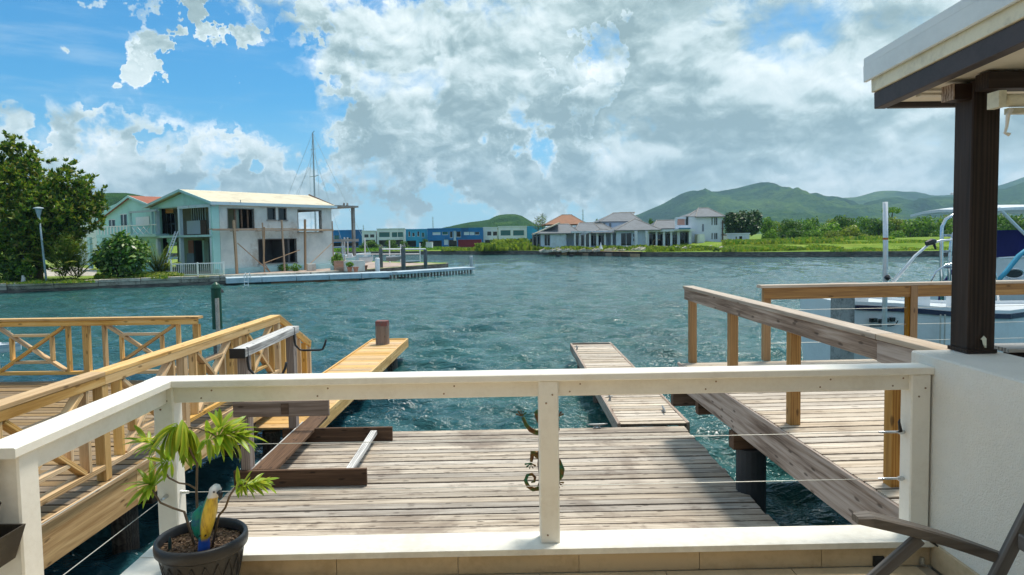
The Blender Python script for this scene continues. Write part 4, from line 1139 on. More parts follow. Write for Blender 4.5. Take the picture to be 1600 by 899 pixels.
# ---- hills
def hill_mat():
    m, T, b, o = mat_new('wooded_hillside'); g = T.n('ShaderNodeNewGeometry').outputs['Position']
    n = T.noise(g, .0035, 6, .6, .6); n2 = T.noise(g, .045, 5, .72)
    f = T.m('ADD', T.m('MULTIPLY', n, .62), T.m('MULTIPLY', n2, .38))
    c = T.ramp(f, [(.38, (.010, .036, .015)), (.50, (.032, .085, .022)), (.60, (.085, .15, .03)), (.72, (.18, .26, .05))])
    S(T, b, Base_Color=c, Roughness=1., Specular_IOR_Level=.0, Normal=T.bump(n2, 1.0, 12)); return m
M['hill'] = hill_mat()
def ridge(name, pts, Y, depth, foot=0., rough=.16, seed=1, nu=240, nv=70):
    P = [at(x, y, Y) for x, y in pts]; xs = [p.x for p in P]; zs = [max(0, p.z) for p in P]
    rg = np.random.default_rng(seed)
    u = np.linspace(xs[0], xs[-1], nu); zr = np.interp(u, xs, zs)
    k = np.ones(5)/5; zr = np.convolve(np.pad(zr, 2, 'edge'), k, 'valid')
    v = np.linspace(-1, 1, nv); U, V = np.meshgrid(u, v)
    prof = np.clip(1-np.abs(V)**1.25, 0, 1)
    N = np.zeros_like(U); w = depth
    for o_ in range(7):
        f = 2**o_*1.6/(depth); a = .5**o_
        for q in range(3):
            th = rg.random()*PI; ph = rg.random()*6.28
            s_ = np.sin(2*PI*f*(U*np.cos(th)+V*depth*np.sin(th))+ph+1.3*np.sin(2*PI*f*.6*(U*np.sin(th)-V*depth*np.cos(th))+ph*1.7))
            N += a*(1-2*np.abs(s_))/3
    Zr = zr[None, :]
    Z = Zr*prof+Zr*rough*N*np.minimum(1, np.abs(V)*3.5)*np.sqrt(np.clip(prof, 0, 1))
    Z = np.maximum(Z, 0)-(1-prof)*3
    V3 = np.stack([U, Y+V*depth, Z], -1).reshape(-1, 3)
    i = np.arange(nv-1)[:, None]*nu+np.arange(nu-1)[None]
    F = np.stack([i, i+1, i+nu+1, i+nu], -1).reshape(-1, 4)
    return struct(put(name, fast_mesh(name, V3, F, M['hill'], True)))
ridge('hill', [(900, 372), (925, 352), (950, 345), (985, 340), (1002, 333), (1037, 318), (1065, 302), (1080, 297.5), (1100, 298.5), (1120, 299), (1150, 294), (1165, 290), (1180, 286.5), (1192, 284.5), (1203, 286.5), (1215, 291), (1235, 296.5), (1250, 297.5), (1262, 304), (1285, 311), (1310, 318), (1350, 330), (1400, 345), (1440, 364)], 2500, 900, seed=2, rough=.2)
ridge('hill', [(1200, 362), (1230, 322), (1270, 306), (1290, 306), (1310, 309), (1330, 308.5), (1345, 306), (1370, 298.5), (1385, 297.5), (1400, 298.5), (1412, 300), (1425, 299), (1440, 303.5), (1460, 306), (1500, 303), (1560, 290), (1620, 270), (1700, 262), (1800, 280), (1900, 358)], 3300, 900, seed=5, rough=.2)
ridge('hill', [(1290, 362), (1320, 338), (1345, 325), (1362, 315), (1385, 309), (1400, 307.5), (1415, 311), (1428, 317), (1440, 311), (1460, 307), (1490, 308), (1530, 303), (1570, 296), (1600, 284), (1640, 270), (1700, 300), (1760, 355)], 2300, 600, seed=9, rough=.22)
ridge('hill', [(1100, 364), (1140, 345), (1180, 332), (1215, 328), (1250, 334), (1290, 333), (1330, 340), (1400, 345), (1480, 340), (1560, 345), (1640, 356)], 1700, 420, seed=12, rough=.2)
ridge('hill', [(660, 372), (690, 357), (705, 353.5), (720, 350), (735, 347), (750, 345.5), (765, 343), (772, 339), (780, 336), (792, 334.5), (805, 334.5), (815, 337), (828, 345), (842, 354), (858, 366)], 900, 260, seed=15, rough=.12)
ridge('hill', [(60, 376), (110, 330), (140, 306), (170, 301), (200, 301), (225, 306), (255, 318), (300, 345), (350, 374)], 520, 160, seed=21, rough=.12)

# ================================================================== VEGETATION
M['leaf_dark'] = leafmat('dark_foliage', [(.020, .060, .010), (.055, .14, .018), (.11, .21, .025), (.20, .30, .04)], .4)
M['leaf_mid'] = leafmat('mid_foliage', [(.045, .12, .012), (.09, .20, .02), (.17, .31, .03), (.28, .40, .05)], .42)
M['leaf_olive'] = leafmat('olive_foliage', [(.08, .14, .015), (.15, .21, .025), (.27, .33, .04), (.40, .40, .08)], .42)
M['leaf_tree'] = leafmat('almond_tree_foliage', [(.022, .065, .008), (.06, .14, .014), (.14, .23, .025), (.30, .37, .045), (.33, .24, .05)], .3, .35)
M['leaf_yel'] = leafmat('yellow_green_foliage', [(.09, .19, .02), (.17, .28, .035), (.30, .34, .05), (.40, .36, .08)], .4)
M['trunk'] = wood('tree_bark', (.05, .038, .028), (.12, .09, .065), (.2, .16, .12), .2, .2, .95)
M['leaf_bush'] = leafmat('glossy_bush_foliage', [(.015, .06, .010), (.05, .14, .018), (.13, .26, .03), (.36, .46, .16)], .3, .3)  # palest leaf tones put highlights into the colour
def quads(P, A, B):
    """P centres, A/B half axes -> diamond leaf quads"""
    n = len(P); V = np.stack([P-A, P+B*.55-A*.1, P+A, P-B*.55-A*.1], 1).reshape(-1, 3)
    return V, np.arange(4*n).reshape(-1, 4)
def unit(v): return v/np.maximum(np.linalg.norm(v, axis=-1, keepdims=True), 1e-6)
def crown_mesh(name, blobs, n, size, mat, seed=0, asp=.45, shell=.55):
    """blobs: (x,y,z,rx,ry,rz)"""
    rg = np.random.default_rng(seed); B = np.array(blobs, float)
    w = (B[:, 3]*B[:, 5]); w /= w.sum()
    k = rg.choice(len(B), n, p=w); d = unit(rg.normal(size=(n, 3)))
    r = shell+(1-shell)*rg.random(n)**.6
    r *= 1+.16*np.sin(d[:, 0]*7+k*2)*np.sin(d[:, 1]*6+k)*np.cos(d[:, 2]*8+k*3)+.06*rg.normal(size=n)
    P = B[k, :3]+d*B[k, 3:6]*r[:, None]
    nrm = unit(d+.7*rg.normal(size=(n, 3))+np.array([0, 0, .5])); a = unit(np.cross(nrm, rg.normal(size=(n, 3)))); b_ = np.cross(nrm, a)
    s = size*(.6+.8*rg.random(n))[:, None]
    V, F = quads(P, a*s*.5, b_*s*asp)
    return fast_mesh(name, V, F, mat)
def rosette_mesh(name, P, D, nl, size, mat, seed=0, spread=.9):
    rg = np.random.default_rng(seed); n = len(P); P = np.repeat(P, nl, 0); D = np.repeat(unit(D), nl, 0)
    d = unit(D+spread*rg.normal(size=P.shape)); s = size*(.7+.6*rg.random(len(P)))[:, None]
    side = unit(np.cross(d, rg.normal(size=P.shape)*.5+np.array([0, 0, 1.])))
    V, F = quads(P+d*s*.5, d*s*.5, side*s*.42)
    return fast_mesh(name, V, F, mat)
def tree(name, label, pos, meshes, trunk_pts=None, group=None, cat='tree', rz=0, sc=1.):
    t = thing(name, label, cat, pos, rz, group); t.scale = (sc, sc, sc)
    for nm, me in meshes: put(nm, me, t)
    return t

# the big almond-like tree at the left
bt_ = at(60, 436, 51.0)
TB = Vector((bt_.x, 51.0, ZL))
bigt = thing('tree', 'big dark green broad leaved tree rising over the left bank', 'tree', TB)
rg = np.random.default_rng(5)
lobes = []
for (px, py, Y, r) in ((28, 250, 48.5, 1.5), (5, 285, 48, 2.3), (40, 290, 47.3, 2.0), (70, 320, 46.6, 2.2), (108, 285, 48, 1.35), (120, 305, 47.5, 1.5), (143, 320, 48.2, .95),
                       (20, 330, 46.5, 2.5), (100, 340, 46.8, 1.9), (128, 345, 48, 1.5), (5, 375, 47, 2.3), (60, 370, 46.6, 2.2), (100, 375, 47.5, 1.5), (-40, 300, 49, 3.0), (-60, 360, 49, 3.0),
                       (30, 225, 48.4, .7), (112, 262, 48.1, .6), (40, 340, 50, 2.6), (90, 330, 50, 2.0), (10, 410, 47, 1.6), (-30, 420, 48, 2.), (35, 400, 46.3, 2.2), (80, 400, 47.2, 1.8), (110, 330, 47, 1.8), (140, 335, 47.6, 1.1), (150, 318, 48, .7), (70, 340, 46, 2.), (0, 260, 48, 1.5), (50, 262, 47.8, 1.0)):
    p = at(px, py, Y+3)-TB; r *= 1.06; lobes.append((p.x, p.y, p.z, r*.95, r, r*.85))
B = np.array(lobes); n = 2700
w = B[:, 3]**2; w /= w.sum(); k = rg.choice(len(B), n, p=w); d = unit(rg.normal(size=(n, 3))+np.array([0, -.25, .35]))
Pp = B[k, :3]+d*B[k, 3:6]*(.45+.55*rg.random(n)**.5)[:, None]
# leader shoots standing out of the crown
sk = rg.choice(len(B), 150, p=w); sdv = unit(rg.normal(size=(150, 3))*np.array([1, .6, .6])+np.array([0, -.1, .55]))
for q_ in range(150):
    L_ = rg.uniform(.3, 1.05); c0_ = B[sk[q_], :3]+sdv[q_]*B[sk[q_], 3:6]*.95
    Pp = np.concatenate([Pp, c0_+sdv[q_]*np.linspace(0, L_, 4)[:, None]+rg.normal(size=(4, 3))*.06])
Pp = Pp[Pp[:, 2] > .6]
D = unit(rg.normal(size=Pp.shape)*.5+np.array([.1, -.1, 1.]))
put('crown', rosette_mesh('crown', Pp, D, 14, .34, M['leaf_tree'], 3, .75), bigt)
mb = MB(); mb.tube([(0, 0, -.2), (.1, 0, 1.2), (-.1, .1, 2.4), (-.3, .2, 4.2), (-.6, .3, 6.5), (-1.0, .4, 8.3)], [.34, .28, .25, .2, .12, .04], 10)
for i in range(0, len(lobes), 1):
    q = Vector(lobes[i][:3]); z0 = random.uniform(1.4, 3.6); s0 = Vector((-.1, .1, z0))
    m1 = s0.lerp(q, .5)+Vector((0, 0, .3)); mb.tube([s0, m1, q], [.13, .08, .03], 7)
mb.build('trunk', M['trunk'], bigt, smooth=True)

def shrub(label, px0, px1, pyt, pyb, Y, mat, n, size, seed, cat='shrub', name='shrub', z=ZL, group=None, asp=.45, nb=9):
    a, b_ = at(px0, pyb, Y), at(px1, pyt, Y)
    cx, w, h = (a.x+b_.x)/2, (b_.x-a.x), b_.z-z
    t = thing(name, label, cat, (cx, Y, z), 0, group)
    rg = random.Random(seed); bl = []
    for i in range(nb):
        f = (i+.5)/nb; x = (f-.5)*w*.75; zz = h*(.35+.4*rg.random()*(1-abs(f-.5)*1.2)); r = w*.20*(.8+.5*rg.random())
        bl.append((x, rg.uniform(-.2, .2)*w, zz, r, r, min(r, h*.34)))
    bl.append((w*.06, 0, h*.66, w*.16, w*.16, h*.34)); bl.append((0, 0, h*.42, w*.26, w*.24, h*.3)); bl.append((0, 0, h*.22, w*.38, w*.3, h*.22))
    put('crown', crown_mesh('crown', bl, n, size, mat, seed, asp), t)
    mb = MB()
    for i in range(5):
        q = bl[i*2 % len(bl)]; mb.tube([(0, 0, -.1), (q[0]*.5, q[1]*.5, q[2]*.5), q[:3]], [.07, .05, .02], 6)
    mb.build('trunk', M['trunk'], t); return t
shrub('round glossy light green shrub on the left bank in front of the teal house', 148, 232, 358, 440, 50.6, M['leaf_bush'], 4300, .34, 4, nb=16)
shrub('low dark shrub under the big tree beside the street lamp', -6, 40, 390, 440, 48.0, M['leaf_dark'], 2600, .24, 6)
shrub('small yellowish bush with a pale stump at the foot of the big tree', 30, 56, 395, 432, 47.6, M['leaf_mid'], 900, .2, 8)
shrub('sunlit bushy weeds between the round shrub and the white picket fence', 216, 282, 424, 444, 50.9, M['leaf_yel'], 3000, .16, 9)
shrub('small weed clump growing from the quay edge before the picket fence', 302, 326, 432, 440, 51.0, M['leaf_yel'], 500, .12, 10)
def fronds(label, px, pyb, pyt, Y, nf, L, mat, seed, name='palm', cat='palm', lean=1.):
    a = at(px, pyb, Y); top = at(px, pyt, Y); h = top.z-ZL
    t = thing(name, label, cat, (a.x, Y, ZL)); rg = random.Random(seed)
    V = []; nodes = []; mbst = MB()
    for i in range(nf):
        an = i*2.4+rg.uniform(-.3, .3); el = rg.uniform(.5, 1.35); pts = []
        s0 = Vector((rg.uniform(-.2, .2), rg.uniform(-.2, .2), h*rg.uniform(.0, .35)))
        p = s0.copy(); d = Vector((math.cos(an)*math.cos(el), math.sin(an)*math.cos(el), math.sin(el)))
        for q in range(9):
            pts.append(p.copy()); p += d*(L/8); d.z -= .16*lean*(q/4); d.normalize()
        mbst.tube(pts, [.03]*3+[.02]*3+[.01]*3, 5)
        for q in range(1, 9):
            for s in (-1, 1):
                for e in range(3):
                    b0 = pts[q-1].lerp(pts[q], e/3); dd = (pts[q]-pts[q-1]).normalized()
                    sd = Vector((dd.y, -dd.x, 0)); sd = sd.normalized() if sd.length > .01 else Vector((1, 0, 0))
                    ll = .42*math.sin(PI*(q+e/3)/9.5)+.1
                    nodes.append((b0, (sd*s+dd*.5+Vector((0, 0, -.25))).normalized()*ll))
    P = np.array([b0+v*.5 for b0, v in nodes]); A = np.array([v*.5 for b0, v in nodes])
    Bv = unit(np.cross(A, np.array([0, 0, 1.])))*.05
    V, F = quads(P, A, Bv*1.9)
    put('fronds', fast_mesh('fronds', V, F, mat), t)
    if name == 'palm': put('crown', crown_mesh('crown', [(0, 0, h*.62, .75, .6, h*.30), (-.3, 0, h*.4, .55, .5, h*.3), (.35, 0, h*.8, .5, .5, h*.2)], 900, .24, mat, seed, .22), t)
    mbst.build('stems', M['leaf_olive'], t)
fronds('feathery yellow green palm between the street lamp and the round shrub', 100, 432, 362, 48.4, 26, 2.9, M['leaf_yel'], 3)
fronds('smaller drooping palm right of the feathery palm under the tree', 120, 430, 372, 49.2, 18, 2.2, M['leaf_yel'], 4)
fronds('bright broad banana-like plant by the foot of the aluminium ladder', 247, 428, 388, 51.9, 26, 2.0, M['leaf_yel'], 6, 'leafy_plant', 'plant', .8)
st_ = at(36, 432, 46.9)
stp_ = thing('garden_stump', 'short pale forked stump on the grass under the big tree', 'stump', (st_.x, 46.9, ZL))
MB().tube([(0, 0, 0), (.02, 0, .25), (-.02, 0, .5)], [.16, .12, .07], 8).build('stump', M['greywood'], stp_)
MB().tube([(.0, 0, .1), (.13, 0, .35)], [.09, .04], 8).build('fork', M['greywood'], stp_)
# pale path by the house
M['path'] = paint('pale_gravel', (.52, .47, .40), .95, .4, 2, .4, .02)
pa0 = [atz(62, 432, ZL), atz(150, 431, ZL), atz(152, 421, ZL), atz(110, 417, ZL), atz(62, 420, ZL)]
struct(MB().add([(p.x, p.y, ZL+.005) for p in pa0], [(0, 1, 2, 3, 4)]).build('path', M['path']))
lmp = at(72, 432, 47.3); lt = at(60, 326, 47.3)
sl = thing('street_lamp', 'thin grey street lamp with a pale cone shade leaning before the tree', 'street lamp', (lmp.x, 47.3, ZL))
tv = Vector((lt.x-lmp.x, 0, lt.z-ZL))
M['lampgrey'] = paint('lamp_grey', (.42, .50, .54), .5, .2, 5, .05)
MB().tube([(0, 0, 0), tv*.5, tv], [.075, .065, .05], 10).build('pole', M['lampgrey'], sl, smooth=True)
MB().lathe([(.07, -.62), (.10, -.5), (.20, -.10), (.23, -.04), (.30, -.03), (.33, 0), (.30, .05), (.10, .10)], tv, 16).build('lamp_shade', M['lampgrey'], sl)

# ---- white picket fence
pf = thing('picket_fence', 'white picket fence on the quay in front of the roofless porch', 'fence')
fa, fb = atz(268, 433, ZL), atz(350, 430.5, ZL)
fd = (fb-fa); FLN = fd.length; fdn = fd.normalized(); hp = .98
M['fencew'] = paint('white_fence_paint', (.80, .80, .80), .5, .1, 5, .03)
for i, t in enumerate((0, .5, 1)):
    p = fa+fd*t; board('post', (p.x, p.y, ZL), (p.x, p.y, ZL+hp+.08+(.25 if i == 0 else 0)), .11, .11, M['fencew'], pf, up=fdn)
for z in (ZL+.12, ZL+hp-.02): board('rail', (fa.x, fa.y, z), (fb.x, fb.y, z), .04, .07, M['fencew'], pf)
for k in range(26):
    if k in (13,): continue
    p = fa+fd*((k+.5)/26); board('picket', (p.x, p.y, ZL+.16), (p.x, p.y, ZL+hp-.06), .022, .075, M['fencew'], pf, up=(fdn.y, -fdn.x, 0))
# ================================================================== HOUSES ON THE LEFT
def bconc(name, a, b_, sc=1.0, dk=(.10, .085, .07)):
    m, T, b, o = mat_new(name); g = T.n('ShaderNodeTexCoord').outputs['Object']
    n = T.noise(g, sc, 6, .65, .3); n2 = T.noise(g, sc*6, 4, .7)
    c = T.mix(T.smooth(n, .35, .65), a, b_)
    c = T.mix(T.smooth(T.m('ADD', T.m('MULTIPLY', T.noise(T.mapping(g, (1, 1, .35)), sc*.8, 6, .7), .75), T.m('MULTIPLY', n2, .25)), .53, .66, 0., .6), c, dk)
    S(T, b, Base_Color=c, Roughness=.9, Normal=T.bump(n2, .3, .02)); return m
M['render_grey'] = bconc('grey_rendered_wall', (.76, .76, .71), (.58, .60, .57), .55, (.38, .30, .22))
M['teal'] = bconc('pale_teal_wall', (.48, .76, .71), (.40, .69, .64), .5, (.30, .50, .46))
M['teal_light'] = bconc('light_teal_trim', (.45, .68, .68), (.40, .62, .62), .5, (.3, .4, .4))
M['column_pale'] = bconc('pale_blue_column', (.62, .72, .78), (.56, .68, .72), .6, (.25, .25, .22))
M['concrete_edge'] = bconc('bare_concrete', (.34, .32, .29), (.24, .22, .20), 1.2, (.09, .08, .07))
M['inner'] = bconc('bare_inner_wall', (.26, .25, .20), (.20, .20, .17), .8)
M['inner_dark'] = bconc('dim_inner_wall', (.14, .13, .13), (.10, .09, .09), .8)  # darker copy of the inner wall, room shade put into the colour
M['greenwall'] = bconc('faded_green_wall', (.30, .40, .32), (.24, .34, .28), .7)
def sheetroof(name, col, rib=9.):
    m, T, b, o = mat_new(name); g = T.n('ShaderNodeTexCoord').outputs['Object']
    wv = T.n('ShaderNodeTexWave', wave_type='BANDS', bands_direction='X'); T.set(wv.inputs[0], g); wv.inputs['Scale'].default_value = rib/6.28; wv.inputs['Distortion'].default_value = .3
    n = T.noise(g, .8, 6, .65)
    S(T, b, Base_Color=T.mix(T.smooth(n, .4, .7, 0, .6), col, tuple(x*.6 for x in col)), Roughness=.7, Normal=T.bump(wv.outputs[0], .4, .03)); return m
M['cream_roof'] = sheetroof('cream_sheet_roof', (.68, .60, .43))
M['red_roof'] = sheetroof('rust_red_roof', (.34, .10, .045)); M['grey_roof'] = sheetroof('grey_shingle_roof', (.15, .165, .18), 20); M['orange_roof'] = sheetroof('rusty_orange_roof', (.26, .11, .045), 12)
M['brown_roof'] = sheetroof('brown_roof', (.16, .09, .07))
H0 = Vector((-22.9, 54.0, 0)); HA = math.atan2(.8, .6)
HX = Vector((.6, .8, 0)); HY = Vector((-.8, .6, 0))
def pl(px, py, off=0., axis='x', y0=0.):
    """point of the photo on a wall plane of the house: long wall (local y=y0) or gable plane (local x=off)"""
    d = px_ray(px, py); C = Vector((0, 0, CAM_H))
    if axis == 'x': o = H0+HY*y0; n = HY
    else: o = H0+HX*off; n = HX
    t = (o-C).dot(n)/d.dot(n); p = C+d*t-H0
    return Vector((p.dot(HX), p.dot(HY), p.z))
def wallholes(mb, plane, a0, a1, z0, z1, th, holes, at_=0.):
    """wall with openings. plane 'x': runs along local x at y=at_; plane 'y': runs along local y at x=at_"""
    us = sorted({a0, a1, *[min(max(h[0], a0), a1) for h in holes], *[min(max(h[1], a0), a1) for h in holes]})
    zs = sorted({z0, z1, *[min(max(h[2], z0), z1) for h in holes], *[min(max(h[3], z0), z1) for h in holes]})
    for i in range(len(us)-1):
        for j in range(len(zs)-1):
            um, zm = (us[i]+us[i+1])/2, (zs[j]+zs[j+1])/2
            if any(h[0] < um < h[1] and h[2] < zm < h[3] for h in holes): continue
            if plane == 'x': mb.box(us[i], us[i+1], at_, at_+th, zs[j], zs[j+1])
            else: mb.box(at_, at_+th, us[i], us[i+1], zs[j], zs[j+1])
    return mb
def rect_x(px0, px1, py0, py1, y0=0.):
    a, b_ = pl((px0), (py0+py1)/2, axis='x', y0=y0), pl(px1, (py0+py1)/2, axis='x', y0=y0)
    m_ = (px0+px1)/2; return (a.x, b_.x, pl(m_, py1, axis='x', y0=y0).z, pl(m_, py0, axis='x', y0=y0).z)
def rect_y(px0, px1, py0, py1, off=0.):
    a, b_ = pl(px1, (py0+py1)/2, off, 'y'), pl(px0, (py0+py1)/2, off, 'y')
    m_ = (px0+px1)/2; return (a.y, b_.y, pl(m_, py1, off, 'y').z, pl(m_, py0, off, 'y').z)
hs = thing('gutted_house', 'gutted two storey grey and teal house with cream roof and timber scaffold', 'house', H0, HA)
UL = pl(519, 370).x; UP = pl(555, 325).x; GY = 9.9
ZE = pl(345, 318).z; ZS = pl(345, 367).z; ZG = ZL
W1 = rect_x(356, 396.5, 327, 357); W2 = rect_x(418, 430, 325.5, 343.5); W3 = rect_x(435.5, 447, 326, 344); W4 = rect_x(466, 502, 329, 362); W5 = rect_x(404, 463, 374, 411)
mb = MB(); wallholes(mb, 'x', .62, UL, ZG, ZE, .22, [W1, W2, W3, W4, W5]); mb.build('side_wall', M['render_grey'], hs)
mb = MB(); wallholes(mb, 'x', 0., .60, ZG, ZE, .22, []); mb.build('corner_wall', M['teal'], hs)
mb = MB(); wallholes(mb, 'x', 2.3, UL, ZG, ZE, .2, [(7.0, 11., 3.6, 5.4)], GY-.2); mb.build('rear_wall', M['inner'], hs)
mb = MB(); wallholes(mb, 'y', .22, GY-.2, ZG, ZE, .2, [(1.6, 7.5, ZS+.05, ZE-.35), (2, 8, ZG+.1, ZS-.4)], UL-.2); mb.build('end_wall', M['render_grey'], hs)
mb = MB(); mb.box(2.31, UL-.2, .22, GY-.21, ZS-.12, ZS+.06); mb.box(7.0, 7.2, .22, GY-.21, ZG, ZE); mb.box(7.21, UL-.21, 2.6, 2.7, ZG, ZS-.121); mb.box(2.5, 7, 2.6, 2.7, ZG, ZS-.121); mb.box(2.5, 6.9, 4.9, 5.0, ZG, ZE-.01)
mb.build('inner_walls', M['inner_dark'], hs)  # partitions added so the window openings read dark
mb = MB(); mb.box(0, UL-.01, .01, GY, ZG-.02, ZG+.10); mb.build('floor', M['concrete_edge'], hs)
# window trims
for w_ in (W1, W2, W3, W5, W4):
    f = MB()
    f.box(w_[0]-.05, w_[1]+.05, -.03, .20, w_[3], w_[3]+.06); f.box(w_[0]-.12, w_[1]+.12, -.09, .20, w_[2]-.09, w_[2])
    f.box(w_[0]-.05, w_[0], -.03, .20, w_[2], w_[3]); f.box(w_[1], w_[1]+.05, -.03, .20, w_[2], w_[3])
    wf = f.build('window', M['concrete_edge'], hs)
    if w_ in (W2, W3):
        MB().box(w_[0], w_[1], .14, .16, w_[2], w_[3]).build('pane', M['tinted'], wf)
    if w_ is W1:
        g_ = MB()
        for t in (.30, .56, .80): g_.box(w_[0]+(w_[1]-w_[0])*t-.07, w_[0]+(w_[1]-w_[0])*t+.07, .12, .18, w_[2], w_[3])
        g_.build('frame', M['brown'], wf)
        MB().box(w_[0]+(w_[1]-w_[0])*.37, w_[0]+(w_[1]-w_[0])*.53, .4, .44, w_[2], w_[3]).build('pane', M['greenwall'], wf)
base_ = MB(); base_.box(.1, UL+.1, -.5, -.005, ZG, ZG+.42); base_.build('plinth', M['teal_light'], hs)
# recessed gable front with balconies
OFF = 2.1
cols_px = [(326, .0), (279, .0), (243, .0)]
ys = [pl(327.5, 345, 0, 'y').y, pl(279, 345, 0, 'y').y, pl(243, 345, 0, 'y').y]
ups_ = [rect_y(249, 274, 334, 367, OFF), rect_y(300, 321, 325, 345, OFF)]
lows = [rect_y(262, 278, 379, 412, OFF), rect_y(302, 316, 376, 412, OFF), rect_y(222, 231, 380, 402, OFF)]
mb = MB(); wallholes(mb, 'y', .22, GY, ZS, ZE, .2, ups_, OFF); mb.build('upper_front_wall', M['inner'], hs)
mb = MB(); wallholes(mb, 'y', .22, GY, ZG, ZS-.13, .2, lows, OFF); mb.build('lower_front_wall', M['greenwall'], hs)
MB().box(.0, OFF-.001, .23, GY, ZS-.17, ZS).build('balcony_slab', M['concrete_edge'], hs)
MB().box(-.06, -.002, -.02, GY, ZS-.15, ZS+.02).build('slab_edge', M['teal_light'], hs)
for y in ys:
    board('column', (.16, y, ZS+.002), (.16, y, ZE-.28), .26, .30, M['column_pale'], hs, up=(1, 0, 0), ch=.01)
    board('column', (.16, y, ZG), (.16, y, ZS-.171), .26, .30, M['column_pale'], hs, up=(1, 0, 0), ch=.01)
MB().box(.0, .30, -.02, ys[1]+.15, ZE-.28, ZE-.05).build('front_beam', M['column_pale'], hs)
MB().box(.05, .30, ys[1]+.16, GY, ZE-.12, ZE-.02).build('front_beam', M['teal_light'], hs)
apx = pl(283, 298.5, -.2, 'y'); ZR = apx.z; YR = apx.y
MB().prism([(-.02, ZE-.04), (GY+.02, ZE-.04), (YR, ZR-.10)], 'x', .02, .28).build('gable', M['teal'], hs)
MB().box(.3, OFF, .23, GY, ZE-.06, ZE-.02).build('porch_ceiling', M['cream'], hs)
# dark grid window of the left bay
g0 = ups_[0]; f = MB()
for t in (0, .25, .5, .75, 1): f.box(OFF-.04, OFF, g0[0]+(g0[1]-g0[0])*t-.03, g0[0]+(g0[1]-g0[0])*t+.03, g0[2], g0[3])
for t in (0, .5, 1): f.box(OFF-.05, OFF-.041, g0[0], g0[1], g0[2]+(g0[3]-g0[2])*t-.03, g0[2]+(g0[3]-g0[2])*t+.03)
wf = f.build('window', M['lampgrey'], hs); MB().box(OFF+.05, OFF+.07, g0[0], g0[1], g0[2], g0[3]).build('pane', M['tinted'], wf)
g1 = ups_[1]; f = MB()
for t in (0, .2, .36, .52, .68, .84, 1): f.box(OFF-.04, OFF, g1[0]+(g1[1]-g1[0])*t-.05, g1[0]+(g1[1]-g1[0])*t+.05, g1[2], g1[3])
f.build('window', M['column_pale'], hs)
def slab_y(name, px0, px1, py0, py1, off, mat, t=.05):
    r = rect_y(px0, px1, py0, py1, off); return MB().box(off, off+t, r[0], r[1], r[2], r[3]).build(name, mat, hs)
slab_y('leaning_panel', 292, 314, 345, 366, OFF-.4, M['column_pale']); slab_y('leaning_door', 313, 322, 344, 368, OFF-.7, M['brown'])
slab_y('leaning_board', 251, 263, 379, 406, OFF-.15, M['inner']); slab_y('curtain', 294, 302, 376, 396, OFF-.1, plain('pink_cloth', (.36, .17, .15), .9))
slab_y('stored_panel', 292, 303, 396, 412, OFF-.6, plain('blue_grey_sheet', (.16, .24, .32), .7)); slab_y('door_frame', 316.5, 319, 376, 412, OFF-.05, M['teal'])
slab_y('door_panel', 319, 326, 378, 412, OFF-.3, M['greenwall'])
# roof
def solve_u(px, y, z):
    lo, hi = 0., 30.
    for _ in range(40):
        m_ = (lo+hi)/2; p = H0+HX*m_+HY*y; q = p.x/p.y; t = px_ray(px, 310); 
        if q < t.x/t.y: lo = m_
        else: hi = m_
    return lo
UR = solve_u(483, YR, ZR)
ov = .45
def roofmesh(T_):
    return [(-.35, -ov, ZE-.02+T_), (UL+.25, -ov, ZE-.02+T_), (UL+.25, GY+ov, ZE-.02+T_), (-.35, GY+ov, ZE-.02+T_), (-.35, YR, ZR+T_), (UR, YR, ZR+T_)]
v0, v1 = roofmesh(0), roofmesh(.13)
MB().add(v0+v1, [(6, 7, 11, 10), (7, 8, 11), (8, 9, 10, 11), (0, 4, 5, 1), (1, 5, 2), (2, 5, 4, 3), (0, 1, 7, 6), (1, 2, 8, 7), (2, 3, 9, 8), (3, 4, 10, 9), (4, 0, 6, 10)]).build('roof', M['cream_roof'], hs)
MB().box(-.36, UL+.3, -ov-.03, -ov+.02, ZE-.14, ZE+.09).build('gutter', M['column_pale'], hs)
for ya, yb in ((-ov, YR), (GY+ov, YR)):
    MB().bar((-.38, ya, ZE+.02), (-.38, yb, ZR+.04), .06, .20).build('verge_board', M['teal_light'], hs)
MB().tube([(UL+.1, -ov+.3, ZE+.16), (UR, YR, ZR+.18)], .07, 8).build('hip_cap', M['brown_roof'], hs)
MB().tube([(2.2, -.5, ZE+.1), (2.2, -.5, ZE+.3)], .03, 6).build('roof_vent', M['concrete_edge'], hs)
# open terrace at the right end
zc = pl(540, 323).z
MB().box(UL+.02, UP, -ov-.02, 4.5, zc-.10, zc+.08).build('porch_roof', M['concrete_edge'], hs)
for px, u in ((552.5, None),):
    u = pl(px, 350).x
    board('porch_column', (u, .05, pl(px, 408).z), (u, .05, zc-.101), .26, .26, M['concrete_edge'], hs, up=(1, 0, 0))
zs2 = pl(530, 376).z
MB().box(UL+.02, pl(543, 376).x+1.2, -.2, 4.0, zs2-.13, zs2+.12).build('terrace_slab', M['concrete_edge'], hs)
for px in (541.5, 559): 
    u = pl(px, 390).x; board('porch_column', (u, .6, ZG), (u, .6, zs2-.131), .16, .16, M['column_pale'], hs, up=(1, 0, 0))
u = pl(525, 390).x
for z_ in (pl(530, 386).z, pl(530, 398.5).z): board('rail', (UL+.05, .1, z_), (pl(540, 390).x, .1, z_), .05, .07, M['column_pale'], hs)
for u_ in (UP-1.2, UP-.8): MB().tube([(u_, .2, zc+.08), (u_+.05, .2, zc+.3), (u_, .25, zc+.36)], [.12, .10, .05], 7).build('roof_rubble', M['concrete_edge'], hs)
